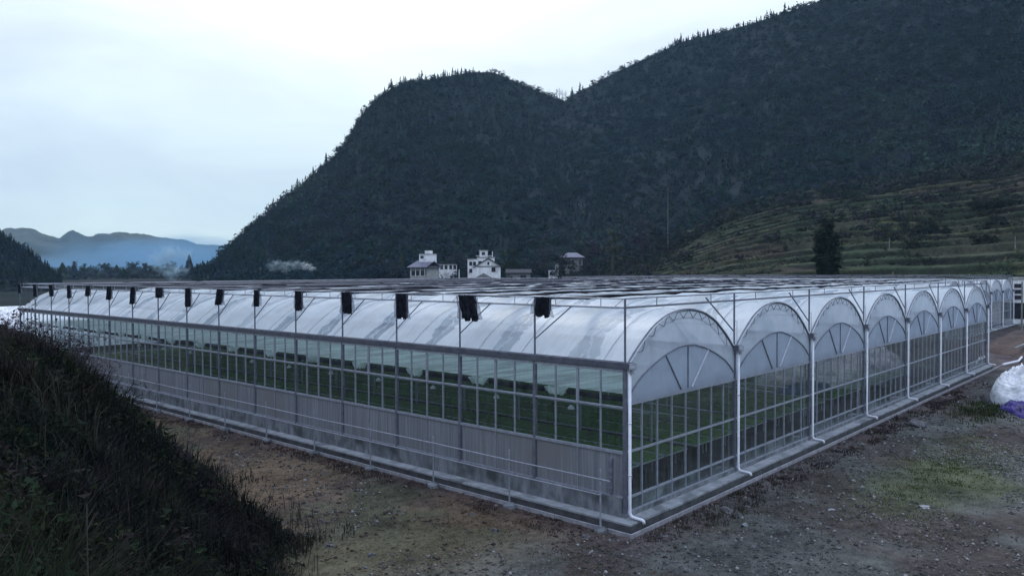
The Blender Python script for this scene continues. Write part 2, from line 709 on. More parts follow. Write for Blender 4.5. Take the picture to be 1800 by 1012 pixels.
M['steel_dark'] = surf_mat("weathered_steel", (0.10, 0.112, 0.15), (0.17, 0.18, 0.225), 4, rough=0.55, metal=0.2)
M['steel_light'] = surf_mat("pale_aluminium", (0.36, 0.39, 0.46), (0.48, 0.51, 0.58), 4, rough=0.45, metal=0.2)
M['pvc'] = surf_mat("white_pvc", (0.62, 0.65, 0.74), (0.74, 0.77, 0.84), 3, rough=0.4)
M['concrete'] = surf_mat("stained_concrete", (0.10, 0.115, 0.13), (0.23, 0.25, 0.28), 1.6, rough=0.9, bump=0.4, bscale=12, stretch=(2.2, 2.2, 0.6),
                         c3=(0.06, 0.07, 0.075), scale3=0.8)
M['upstand'] = surf_mat("stained_upstand", (0.05, 0.058, 0.065), (0.16, 0.175, 0.19), 1.1, rough=0.9, bump=0.3, stretch=(1.6, 1.6, .4), c3=(0.30, 0.33, 0.36), scale3=.7)
M['ledge'] = surf_mat("pale_concrete", (0.22, 0.24, 0.265), (0.34, 0.36, 0.39), 2.0, rough=0.85, bump=0.3, bscale=14, c3=(0.14, 0.155, 0.17), scale3=0.9)
M['footing'] = surf_mat("wet_dirty_concrete", (0.045, 0.048, 0.055), (0.095, 0.10, 0.11), 2.2, rough=0.8, bump=0.4, bscale=10)
M['kerb'] = surf_mat("kerb_concrete", (0.22, 0.225, 0.25), (0.34, 0.345, 0.38), 2.5, rough=0.9, bump=0.3)
M['channel'] = surf_mat("wet_channel", (0.02, 0.022, 0.03), (0.045, 0.05, 0.06), 2.5, rough=0.6)
M['pad'] = surf_mat("cooling_pad", (0.13, 0.145, 0.165), (0.225, 0.245, 0.275), 1.3, rough=0.9, bump=0.25, bscale=6, stretch=(4, 9, 0.25),
                    c3=(0.17, 0.175, 0.185), scale3=0.22)
M['net'] = surf_mat("black_shade_net", (0.005, 0.006, 0.010), (0.022, 0.024, 0.034), 5, rough=1.0, bump=0.6, bscale=9, spec=0.05)
M['netthin'] = film_material("thin_shade_net", (0.24, 0.26, 0.32), 0.40, 0.5, gloss=0.0)
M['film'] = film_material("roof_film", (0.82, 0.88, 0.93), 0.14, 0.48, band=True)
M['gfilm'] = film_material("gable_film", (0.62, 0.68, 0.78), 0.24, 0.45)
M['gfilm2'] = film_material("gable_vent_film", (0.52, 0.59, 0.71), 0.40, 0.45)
M['screen'] = film_material("inner_screen", (0.80, 0.95, 0.92), 0.04, 0.40, streak=True)
M['glass'] = glass_material("greenhouse_glass", 0.05)
M['soil'] = surf_mat("greenhouse_soil", (0.018, 0.017, 0.018), (0.04, 0.037, 0.037), 1.2, c3=(0.055, 0.055, 0.06), scale3=0.4)
M['crop'] = surf_mat("seedling_leaves", (0.024, 0.066, 0.014), (0.066, 0.145, 0.034), 4.0, bump=0.8, bscale=14, c3=(0.030, 0.054, 0.018), scale3=0.5)
M['whitewall'] = surf_mat("white_render", (0.62, 0.63, 0.67), (0.86, 0.87, 0.90), 0.9, c3=(0.46, 0.46, 0.50), scale3=0.35, stretch=(2.0, 2.0, .35))
M['greywall'] = surf_mat("grey_render", (0.24, 0.26, 0.26), (0.36, 0.37, 0.37), 0.8, c3=(0.2, 0.2, 0.2), scale3=0.3)
M['drabwall'] = surf_mat("drab_render", (0.12, 0.13, 0.14), (0.20, 0.21, 0.22), 0.8)
M['tile'] = surf_mat("grey_roof_tile", (0.10, 0.105, 0.14), (0.19, 0.19, 0.25), 1.5, stretch=(1, 1, 4))
M['tiledark'] = surf_mat("dark_roof_tile", (0.025, 0.026, 0.035), (0.05, 0.05, 0.065), 1.5)
M['window'] = surf_mat("dark_window", (0.012, 0.014, 0.02), (0.03, 0.03, 0.045), 1.0, rough=0.25)
M['wood'] = surf_mat("old_timber", (0.05, 0.04, 0.035), (0.09, 0.075, 0.065), 2.0)
M['poly'] = surf_mat("white_plastic_film", (0.46, 0.50, 0.56), (0.80, 0.82, 0.87), 2.6, rough=0.45, bump=1.0, bscale=6, c3=(0.30, 0.33, 0.38), scale3=1.3)  # blue-grey shadows of the crumples are painted into the film's colour
M['tarp'] = surf_mat("violet_tarpaulin", (0.012, 0.008, 0.09), (0.030, 0.018, 0.20), 2.0, rough=0.45, bump=0.8, bscale=3.0)
M['black'] = surf_mat("black_sheet", (0.008, 0.008, 0.012), (0.02, 0.02, 0.028), 3.0, rough=0.6, bump=0.4, bscale=4.0)
M['stone'] = surf_mat("field_stone", (0.06, 0.06, 0.07), (0.15, 0.145, 0.155), 5.0, bump=0.6, bscale=12)
M['redearth'] = surf_mat("brown_earth", (0.045, 0.03, 0.028), (0.085, 0.058, 0.05), 0.8, bump=0.9, bscale=4, c3=(0.03, 0.026, 0.03), scale3=0.3)
M['straw'] = surf_mat("dry_straw", (0.05, 0.046, 0.04), (0.09, 0.082, 0.07), 8.0)
M['polewood'] = surf_mat("weathered_pole", (0.12, 0.13, 0.12), (0.2, 0.21, 0.2), 2.0)

# ------------------------------------------------------------------ ground
TOE_Y = np.array([-60, -30, -10, -4, 4.1, 8.7, 15, 27, 44, 64, 90, 140, 400])
TOE_X = np.array([-17, -16, -14.4, -12.6, -9.9, -8.5, -7.1, -6.2, -5.2, -4.6, -5.0, -9.0, -30])


def bank_s(x, y):
    return np.interp(y, TOE_Y, TOE_X) + 1.3 * (fbm(np.asarray(y) * 0.28, np.asarray(x) * 0.2, 5.0, 4) - 0.5) * 2 - x


def ground_z(x, y):
    x = np.asarray(x, float)
    y = np.asarray(y, float)
    D, az = rect_to_polar(x, y)
    z = -0.3 + 0.0115 * np.clip(D - 135, 0, 4500)
    s = bank_s(x, y)
    fade = 1 - sstep(70, 130, y)
    z = z + (6.5 + 0.5 * (fbm(x * 0.12, y * 0.12, 2.0, 3) - 0.5)) * sstep(-0.4, 7.4, s) * fade
    near = 1 - sstep(60, 160, D)
    inside = (x > -1.0) & (x < 57.6) & (y > -1.0) & (y < 65.0)
    lump = 0.16 * (fbm(x * 0.5, y * 0.5, 1.0, 4) - 0.5) + 0.05 * (fbm(x * 2.2, y * 2.2, 8.0, 3) - 0.5)
    ledge_d = np.maximum(np.maximum(-1.0 - x, -1.0 - y), 0.0)
    z = z + np.where(inside, -0.08, lump * near * sstep(0.0, 1.4, ledge_d + (x > 57)) )
    # low bump of loose soil beside the drain kerbs
    return z


def ground_sheet():
    az = np.concatenate([np.linspace(px_az(-60), px_az(1860), 560),
                         np.linspace(px_az(1860), px_az(-60) + 2 * math.pi, 90)[1:-1]])
    nr = 430
    R = 0.6 * (3500 / 0.6) ** (np.linspace(0, 1, nr))
    A, RR = np.meshgrid(az, R)
    X = CAM[0] + np.sin(A) * RR
    Y = CAM[1] + np.cos(A) * RR
    Z = ground_z(X, Y)
    V = np.stack([X, Y, Z], -1).reshape(-1, 3)
    na = len(az)
    i, j = np.meshgrid(np.arange(nr - 1), np.arange(na), indexing='ij')
    j2 = (j + 1) % na
    F = np.stack([i * na + j, (i + 1) * na + j, (i + 1) * na + j2, i * na + j2], -1).reshape(-1, 4)[:, ::-1]
    V = np.vstack([V, [[CAM[0], CAM[1], float(ground_z(CAM[0], CAM[1]))]]])
    c = len(V) - 1
    x, y = V[:, 0], V[:, 1]
    D, _ = rect_to_polar(x, y)
    s = bank_s(x, y)
    brown = np.array([0.145, 0.110, 0.078])
    dark = np.array([0.074, 0.058, 0.054])
    grey = np.array([0.104, 0.109, 0.103])
    moss = np.array([0.095, 0.112, 0.045])
    red = np.array([0.088, 0.062, 0.070])
    grass = np.array([0.075, 0.090, 0.056])
    bank = np.array([0.012, 0.013, 0.012])
    n1, n2, n3 = fbm(x * 0.13, y * 0.13, 31, 4), fbm(x * 0.3, y * 0.3, 37, 4), fbm(x * 0.22, y * 0.22, 43, 4)
    front = sstep(1.5, -3.5, y + 0.35 * x + 4 * (n1 - 0.5))[:, None]         # gravelled yard in front of the gables
    front = np.maximum(front, sstep(0.0, 3.0, x)[:, None])
    col = brown * (1 - front) + grey * front

    def lay(mask, c_):
        nonlocal col
        mask = np.clip(mask, 0, 1)[:, None]
        col = col * (1 - mask) + c_ * mask
    lay(sstep(0.52, 0.66, n2) * 0.7, dark)
    lay(sstep(0.55, 0.68, n3) * (1 - front[:, 0]) * 0.6, grass)
    lay(sstep(2.6, 0.9, np.maximum(-x, -y)) * 0.65 * (0.4 + n2), red)        # disturbed soil along the kerb
    mossd = np.hypot((x - 14.5 - 0.9 * (y + 6)) / 5.5, (y + 6.2) / 2.2)
    lay(sstep(1.7, 0.1, mossd + 2.6 * (n3 - 0.5)) * 0.6, moss)
    lay(sstep(0.60, 0.72, n1) * front[:, 0] * 0.6, red)
    lay(sstep(-0.9, 2.6, s + 1.2 * (n2 - .5)) * (y < 130), bank)
    far = np.maximum(sstep(90, 200, D), sstep(64, 70, y))
    fn = fbm(x * 0.012, y * 0.03, 51, 4)
    fieldc = np.where((fn > 0.5)[:, None], np.array([0.012, 0.020, 0.020]), np.array([0.019, 0.023, 0.025]))
    fieldc = fieldc * (0.6 + 0.8 * fbm(x * 0.05, y * 0.05, 55, 3))[:, None]
    col = col * (1 - far[:, None]) + fieldc * far[:, None]
    o = np_mesh("ground", V, F, M['ground'], smooth=True, tint=col)
    return tag(o, kind='structure')


ground_sheet()


# ------------------------------------------------------------------ hills (polar height fields at their own distances)
def hill_patch(name, px0, px1, na, nr, foot, ridge, prof, namp, nwave, tintf, mat, back=1.35, seed=0.0, drop=0.7):
    """foot(px)->(D,z); ridge(px)->(D,z); prof(t)->0..1"""
    px = np.linspace(px0, px1, na)
    az = px_az(px)
    Df, zf = foot(px)
    Dr, zr = ridge(px)
    t = np.concatenate([np.linspace(0, 1, nr), np.linspace(1.0, back, 14)[1:]])
    T, A = np.meshgrid(t, az)
    D = Df[:, None] + T * (Dr - Df)[:, None]
    H = (zr - zf)[:, None]
    P = np.where(T <= 1, prof(np.clip(T, 0, 1)), 1 - drop * ((T - 1) / (back - 1)) ** 1.3)
    X = CAM[0] + np.sin(A) * D
    Y = CAM[1] + np.cos(A) * D
    env = np.clip(T, 0, 1) * (1 - np.clip(T, 0, 1)) * 4
    nzv = (fbm(X / nwave, Y / nwave, 60 + seed, 5) - 0.5) * 2
    Z = zf[:, None] + H * P + 0.0045 * D * (fbm(X / (nwave * .09), Y / (nwave * .09), 66 + seed, 3) - .5) * (T > .3) * (namp > 30) + namp * nzv * (0.12 + env) * np.minimum(1, np.maximum(H, 0) / 60)
    V = np.stack([X, Y, Z], -1)
    m = len(t)
    i, j = np.meshgrid(np.arange(na - 1), np.arange(m - 1), indexing='ij')
    F = np.stack([i * m + j, i * m + j + 1, (i + 1) * m + j + 1, (i + 1) * m + j], -1).reshape(-1, 4)[:, ::-1]
    Vf = V.reshape(-1, 3)
    o = np_mesh(name, Vf, F, mat, smooth=True, tint=tintf(Vf))
    tag(o, kind='structure')
    return V, t, px


def lin(tab):
    a = np.array(tab, float)
    return lambda x: np.interp(x, a[:, 0], a[:, 1])


RIDGE_PX = np.array([(330, 492), (372, 474), (402, 440), (430, 413), (470, 377), (500, 354), (540, 323), (580, 284), (608, 256), (620, 232), (628, 216),
                     (645, 193), (665, 175), (690, 156), (720, 145), (760, 140), (800, 132), (830, 127), (870, 127), (900, 141), (940, 158), (970, 170), (992, 178),
                     (1012, 164), (1050, 145), (1090, 123), (1140, 101), (1200, 74), (1260, 58), (1320, 42), (1380, 22), (1430, 6), (1500, -20),
                     (1600, -60), (1800, -120), (2300, -180)], float)
RIDGE_D = lin([(330, 440), (400, 470), (620, 560), (840, 640), (990, 700), (1200, 700), (1430, 660), (1800, 620), (2300, 600)])
TERR_TOP = np.array([(1000, 486), (1040, 484), (1100, 466), (1150, 446), (1220, 412), (1290, 380), (1400, 350), (1560, 325), (1700, 310), (1800, 292), (2300, 240)], float)


def terr_top_z(px, D):
    return CAM[2] + elev(px, np.interp(px, TERR_TOP[:, 0], TERR_TOP[:, 1])) * D


def m_foot(px):
    w = sstep(990, 1120, px)
    D = 295 * (1 - w) + 338 * w
    z0 = 3.0
    z1 = terr_top_z(px, 340.0)
    return D, z0 * (1 - w) + (z1 - 2.0) * w


def m_ridge(px):
    D = RIDGE_D(px)
    return D, CAM[2] + elev(px, np.interp(px, RIDGE_PX[:, 0], RIDGE_PX[:, 1])) * D


def forest_floor(V):
    n = fbm(V[:, 0] / 60, V[:, 1] / 60, 71, 4)
    a, b = np.array([0.011, 0.020, 0.023]), np.array([0.018, 0.023, 0.029])
    w = sstep(0.4, 0.6, n)[:, None]
    return a * (1 - w) + b * w


MV, MT, MPX = hill_patch("hill", 330, 2300, 420, 120, m_foot, m_ridge, lambda t: 0.55 * t + 0.45 * t ** 1.9, 9.0, 75.0, forest_floor, M['terrain'])


def left_ridge(px):
    D = np.full_like(px, 430.0)
    y = np.interp(px, [-300, -60, 0, 20, 50, 75, 92, 110], [330, 390, 417, 424, 444, 464, 482, 492])
    return D, CAM[2] + elev(px, y) * D


LV, LT, LPX = hill_patch("hill_valley_side", -300, 110, 120, 60, lambda px: (np.full_like(px, 320.0), np.full_like(px, 1.5)), left_ridge,
                         lambda t: t ** 0.9, 4.0, 50.0, forest_floor, M['terrain'], seed=9)


def far_ridge(px):
    D = np.full_like(px, 2650.0) + 60 * np.sin(px * 0.021)
    t = np.array([(-400, 395), (0, 404), (25, 402), (55, 400), (70, 408), (90, 414), (106, 418), (116, 411), (124, 405), (130, 404), (138, 408), (150, 414), (157, 416), (175, 410),
                  (190, 408), (215, 408), (230, 411), (260, 411), (290, 417), (320, 421), (345, 427), (380, 429), (420, 430), (560, 434), (700, 430)], float)
    return D, CAM[2] + elev(px, np.interp(px, t[:, 0], t[:, 1])) * D


def far_tint(V):
    n = fbm(V[:, 0] / 160, V[:, 1] / 160, 81, 5)
    a, b = np.array([0.030, 0.042, 0.042]), np.array([0.065, 0.075, 0.066])
    w = sstep(0.42, 0.62, n)[:, None]
    return a * (1 - w) + b * w


hill_patch("hill_range", -400, 700, 420, 70, lambda px: (np.full_like(px, 1500.0), np.full_like(px, 15.0)), far_ridge, lambda t: 0.35 * t + 0.65 * t ** 2.0,
           34.0, 300.0, far_tint, M['terrain'], seed=21, back=1.2)


# terraced fields below the right-hand forest
NSTEP = 19


def terrace():
    na, nr = 520, 330
    px = np.linspace(985, 2300, na)
    az = px_az(px)
    D = np.linspace(158, 350, nr)
    DD, A = np.meshgrid(D, az)
    X = CAM[0] + np.sin(A) * DD
    Y = CAM[1] + np.cos(A) * DD
    top = np.maximum(terr_top_z(px, 340.0), 3.2)[:, None]
    t = (DD - 158) / (340 - 158)
    tt = t + 0.17 * (fbm(X / 38, Y / 38, 91, 3) - 0.5) + 0.05 * (fbm(X / 11, Y / 11, 93, 2) - 0.5)
    k = tt * NSTEP
    fr = k - np.floor(k)
    st = (np.floor(k) + sstep(0.70, 0.93, fr)) / NSTEP
    mixs = sstep(0.0, 1.0, 0.80 + 1.6 * (fbm(X / 30, Y / 30, 95, 3) - 0.5))
    mixs = mixs * sstep(1040, 1260, px)[:, None]
    st = st * mixs + tt * (1 - mixs)
    base = 0.2
    zz = base + (top - base) * np.clip(st, -0.02, 1.1) + 0.35 * (fbm(X / 3, Y / 3, 99, 3) - 0.5)
    V = np.stack([X, Y, zz], -1).reshape(-1, 3)
    i, j = np.meshgrid(np.arange(na - 1), np.arange(nr - 1), indexing='ij')
    F = np.stack([i * nr + j, i * nr + j + 1, (i + 1) * nr + j + 1, (i + 1) * nr + j], -1).reshape(-1, 4)[:, ::-1]
    n1 = fbm(V[:, 0] / 28, V[:, 1] / 28, 101, 4)
    n2 = fbm(V[:, 0] / 9, V[:, 1] / 9, 105, 4)
    step_n = _h(np.floor(k).ravel(), np.floor(V[:, 0] / 19 - V[:, 1] / 23 + 2 * _h(np.floor(k).ravel(), 0 * V[:, 0], 8.0)), 3.0)
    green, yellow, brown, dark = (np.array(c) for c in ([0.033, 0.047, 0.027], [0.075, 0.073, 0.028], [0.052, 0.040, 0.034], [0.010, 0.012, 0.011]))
    col = np.repeat(green[None], len(V), 0)

    def lay(mask, c_):
        nonlocal col
        mask = np.clip(mask, 0, 1)[:, None]
        col = col * (1 - mask) + c_ * mask
    lay(sstep(0.56, 0.66, n1) * .8, brown)
    lay((step_n > 0.82) * 0.7 * sstep(.40, .55, n2), yellow)
    lay((step_n < 0.15) * 0.5, brown * 0.9)
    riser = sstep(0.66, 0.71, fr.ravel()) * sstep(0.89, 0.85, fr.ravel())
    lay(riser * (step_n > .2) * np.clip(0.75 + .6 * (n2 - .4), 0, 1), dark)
    lay(sstep(0.87, 0.91, fr.ravel()) * sstep(.46, .56, n2) * (step_n > .35) * .85, np.array([0.080, 0.088, 0.058]))
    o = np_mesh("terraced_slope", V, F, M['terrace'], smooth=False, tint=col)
    tag(o, kind='structure')
    return V.reshape(na, nr, 3), fr, px, D


TV, TFR, TPX, TD = terrace()


# ------------------------------------------------------------------ vegetation generators
def conifer_arrays(P, H, R, tint, K, rng):
    """many conifers at once: P (N,3), H (N), R (N), tint (N,3)"""
    N = len(P)
    u = (np.arange(K) / K)[None, :] * 0.97 + rng.random((N, K)) * 0.03
    a = rng.random((N, K)) * 2 * math.pi
    rad = R[:, None] * (1 - u) ** 0.85 * (0.6 + 0.55 * rng.random((N, K))) + 0.04 * R[:, None]
    da = 0.35 + 0.3 * rng.random((N, K))
    zb = u * H[:, None]
    apex = np.stack([np.zeros_like(u), np.zeros_like(u), np.minimum(zb + 0.16 * H[:, None], H[:, None] * 1.02)], -1)
    p1 = np.stack([rad * np.cos(a - da), rad * np.sin(a - da), zb - 0.02 * H[:, None]], -1)
    p2 = np.stack([rad * np.cos(a + da), rad * np.sin(a + da), zb - 0.04 * H[:, None] * rng.random((N, K))], -1)
    V = np.stack([apex, p1, p2], 2) + P[:, None, None, :]
    c = tint[:, None, None, :] * (0.75 + 0.5 * rng.random((N, K, 1, 1)))
    c = np.broadcast_to(c, (N, K, 3, 3))
    return V.reshape(-1, 3), c.reshape(-1, 3)


def broad_arrays(P, H, R, tint, K, rng, leaf=0.34, size=None):
    N = len(P)
    d = rng.normal(size=(N, K, 3))
    d /= np.linalg.norm(d, axis=-1, keepdims=True)
    lump = 0.75 + 0.5 * np.sin(d[..., 0:1] * 5 + rng.random((N, 1, 1)) * 6) * np.sin(d[..., 1:2] * 4 + rng.random((N, 1, 1)) * 6)
    q = d * (0.55 + 0.5 * rng.random((N, K, 1))) * lump
    ctr = q * np.stack([R, R, H * 0.5], -1)[:, None, :]
    ctr[..., 2] += 0.52 * H[:, None]
    s = (leaf * R if size is None else size)[:, None, None, None] * (0.5 + 0.9 * rng.random((N, K, 1, 1)))
    off = rng.normal(size=(N, K, 3, 3)) * s
    off[..., 2] *= 0.7
    V = ctr[:, :, None, :] + off + P[:, None, None, :]
    c = tint[:, None, None, :] * (0.78 + 0.44 * rng.random((N, K, 1, 1)))
    return V.reshape(-1, 3), np.broadcast_to(c, (N, K, 3, 3)).reshape(-1, 3)


def tri_obj(name, V, C, mat, parent=None):
    F = np.arange(len(V)).reshape(-1, 3)
    return np_mesh(name, V, F, mat, parent, tint=C)


PAL = np.array([(0.022, 0.042, 0.040), (0.018, 0.032, 0.046), (0.026, 0.028, 0.048), (0.046, 0.067, 0.060), (0.016, 0.032, 0.033), (0.030, 0.044, 0.048)])


def forest(name, HV, nt_, px, count, seed, label, tmin=0.0, tmax=1.02, skyline=420, hmul=1.0, pxlim=(330, 1900)):
    rng = np.random.default_rng(seed)
    na, nm = HV.shape[0], HV.shape[1]

    def samp(i, j):
        i0, j0 = np.floor(i).astype(int), np.floor(j).astype(int)
        i0 = np.clip(i0, 0, na - 2)
        j0 = np.clip(j0, 0, nm - 2)
        fi, fj = (i - i0)[:, None], (j - j0)[:, None]
        return (HV[i0, j0] * (1 - fi) * (1 - fj) + HV[i0 + 1, j0] * fi * (1 - fj) + HV[i0, j0 + 1] * (1 - fi) * fj + HV[i0 + 1, j0 + 1] * fi * fj)
    ia, ib = np.interp(pxlim[0], px, np.arange(na)), np.interp(pxlim[1], px, np.arange(na))
    i = ia + rng.random(count) * (ib - ia)
    t = tmin + (tmax - tmin) * rng.random(count) ** 0.85
    j = np.interp(t, nt_, np.arange(nm))
    P = samp(i, j)
    # crest trees
    si = ia + (np.arange(skyline) + rng.random(skyline)) / skyline * (ib - ia)
    sp = samp(si, np.interp(0.985 + 0.02 * rng.random(skyline), nt_, np.arange(nm)))
    P = np.vstack([P, sp])
    N = len(P)
    big = fbm(P[:, 0] / 70, P[:, 1] / 70, 111 + seed, 4)
    kindn = fbm(P[:, 0] / 45 + 9, P[:, 1] / 45, 131 + seed, 3) + 0.25 * (rng.random(N) - 0.5)
    con = kindn > 0.60
    con[-skyline:] = (rng.random(skyline) < 0.75) & (fbm(si * .09, si * 0 + seed, 7, 3) > .46)
    pal = np.clip((big * 11 - 3.2 + rng.normal(size=N) * 0.9), 0, 5).astype(int)
    tint = PAL[np.array([1, 4, 0, 2, 5, 3])[pal]] * np.array([.80, .92, .92]) * (0.8 + 0.4 * rng.random((N, 1)))
    hh = (3.4 + 4.2 * rng.random(N) ** 2.2) * hmul
    hh[-skyline:] *= 0.65 + 0.75 * rng.random(skyline) ** 2
    c1 = np.where(con)[0]
    c2 = np.where(~con)[0]
    V1, C1 = conifer_arrays(P[c1] - [0, 0, 0.3], hh[c1] * 1.10, hh[c1] * (0.24 + 0.10 * rng.random(len(c1))), tint[c1], 34, rng)
    V2, C2 = broad_arrays(P[c2] - [0, 0, 0.6], hh[c2] * 0.75, hh[c2] * (0.40 + 0.20 * rng.random(len(c2))), tint[c2] * 1.1, 64, rng, leaf=.165)
    o = tri_obj(name, np.vstack([V1, V2]), np.vstack([C1, C2]), M['leaf'])
    tag(o, label, "forest", kind='stuff')


forest("forest", MV, MT, MPX, 19000, 5, "dark mixed forest covering the two big hills", skyline=260, pxlim=(345, 1880))
forest("hillside_woods", LV, LT, LPX, 1300, 8, "dark wooded slope of the small hill on the valley's left side", skyline=60, hmul=.62, pxlim=(-120, 108))


def trunk_mesh(h, r, lean=(0, 0), parent=None):
    mb = MB()
    mb.tube([(0, 0, -0.4), (lean[0] * 0.4, lean[1] * 0.4, h * 0.45), (lean[0], lean[1], h)], [r, r * 0.75, r * 0.3], 7)
    for k in range(4):
        a = k * 1.7 + h
        z = h * (0.45 + 0.12 * k)
        mb.tube([(lean[0] * 0.5, lean[1] * 0.5, z), (math.cos(a) * h * 0.18, math.sin(a) * h * 0.18, z + h * 0.16)], [r * 0.45, r * 0.15], 5)
    return mb.build("trunk", M['bark'], parent)


def zat(x, y):
    return float(ground_z(x, y))


def terr_z(p):
    """height of the terraced slope (or ground) under a point"""
    d, az = rect_to_polar(p[0], p[1])
    px = 900 + FPX * math.tan(az - YAW)
    if px > 985 and 158 < d < 350:
        i = int(np.clip(np.interp(px, TPX, np.arange(len(TPX))), 0, len(TPX) - 1))
        j = int(np.clip(np.interp(d, TD, np.arange(len(TD))), 0, len(TD) - 1))
        return max(TV[i, j, 2], zat(p[0], p[1]))
    return zat(p[0], p[1])


def tree(name, px, D, h, r, kind, tint, label, group=None, K=420, seed=1, cat="tree"):
    p = at(px, 480, D)
    z = terr_z(p)
    root = empty(name, (p[0], p[1], z))
    tag(root, label, cat, group)
    rng = np.random.default_rng(seed)
    T = np.array([tint])
    if kind == 'conifer':
        V, C = conifer_arrays(np.array([[0, 0, h * 0.06]]), np.array([h * 0.94]), np.array([r]), T, K, rng)
        tri_obj("crown", V, C, M['leaf'], root)
        trunk_mesh(h * 0.8, 0.035 * h, parent=root)
    else:
        # several leaf clumps at different heights, uneven outline
        nC = 16
        cen = rng.normal(size=(nC, 3)) * np.array([r * 0.52, r * 0.52, h * 0.20]) + np.array([0, 0, h * 0.60])
        rr = r * (0.30 + 0.30 * rng.random(nC))
        tt = T * (0.7 + 0.6 * rng.random((nC, 1)))
        V, C = broad_arrays(cen - np.stack([0 * rr, 0 * rr, rr * 0.8], -1), rr * 1.7, rr, tt, K // nC, rng, leaf=0.26)
        V[:, 2] = np.maximum(V[:, 2], h * 0.08)
        tri_obj("crown", V, C, M['leaf'], root)
        trunk_mesh(h * 0.7, 0.03 * h, parent=root)
    return root


def bush(name, px, D, h, r, tint, label, group=None, K=300, seed=1, py=None, pos=None):
    p = at(px, 480, D) if pos is None else pos
    root = empty(name, (p[0], p[1], terr_z(p)))
    tag(root, label, "bush", group)
    rng = np.random.default_rng(seed)
    nC = 9
    cen = rng.normal(size=(nC, 3)) * np.array([r * 0.5, r * 0.5, h * 0.14]) + np.array([0, 0, h * 0.35])
    rr = r * (0.35 + 0.3 * rng.random(nC))
    V, C = broad_arrays(cen - np.stack([0 * rr, 0 * rr, rr * 0.6], -1), np.minimum(rr * 1.4, h * 0.7), rr, np.array([tint]) * (0.75 + 0.5 * rng.random((nC, 1))), K // nC, rng, leaf=0.24)
    tri_obj("foliage", V, C, M['leaf'], root)
    mb = MB()
    for k in range(5):
        a = k * 1.256 + seed
        mb.tube([(0, 0, -0.2), (math.cos(a) * r * 0.3, math.sin(a) * r * 0.3, h * 0.45)], [0.05, 0.02], 5)
    mb.build("stem", M['bark'], root)
    return root


# ------------------------------------------------------------------ greenhouses
SP, BAY = 8.078, 4.0
ZG, ZF = 5.16, 7.42
ARC_U = [0, .156, .36, .573, .77, .88, .953, 1]
ARC_H = [1.75, 1.72, 1.575, 1.245, .72, .38, .10, -0.06]
INN_U = [0, .15, .39, .6, .77, .87, .97]
INN_H = [5.56, 5.53, 5.32, 5.02, 4.72, 4.45, 4.10]


def arc_z(u):
    return ZG + np.interp(np.abs(u), ARC_U, ARC_H)


def arc_z_s(u):
    """smoothed arch height"""
    u = np.abs(np.asarray(u, float))
    k = np.linspace(-0.05, 0.05, 7)
    return np.mean([arc_z(np.clip(np.abs(u + d), 0, 1)) for d in k], axis=0)


def roof_film(name, x0, y0, nb, parent, rough=False):
    nu, per = 34, 4
    ny = nb * per + 1
    u = np.linspace(-0.975, 0.975, nu)
    yy = np.linspace(-0.12, nb * BAY + 0.12, ny)
    U, Y = np.meshgrid(u, yy)
    # slack film: dips a little between the arches and wrinkles
    ph = (Y % 2.0) / 2.0
    sag = 0.045 * np.sin(math.pi * ph) ** 2
    X = x0 + SP / 2 + U * SP / 2
    Z = arc_z_s(U) - sag * (1 - U ** 2) + 0.025 * (fbm(X * 1.1, Y * 0.6 + y0, 201, 3) - 0.5)
    V = np.stack([X, Y + y0, Z], -1).reshape(-1, 3)
    i, j = np.meshgrid(np.arange(ny - 1), np.arange(nu - 1), indexing='ij')
    F = np.stack([i * nu + j, i * nu + j + 1, (i + 1) * nu + j + 1, (i + 1) * nu + j], -1).reshape(-1, 4)
    return np_mesh(name, V, F, M['film'], parent, smooth=True)


def arch_pts(x0, y, dz=0.0, n=22, lim=0.97):
    us = np.linspace(-lim, lim, n)
    zs = arc_z_s(us)
    return [(x0 + SP / 2 + u * SP / 2, y, z + dz) for u, z in zip(us, zs)]


def inner_pts(x0, y, n=20):
    us = np.linspace(-0.95, 0.95, n)
    return [(x0 + SP / 2 + u * SP / 2, y, float(np.interp(abs(u), INN_U, INN_H))) for u in us]


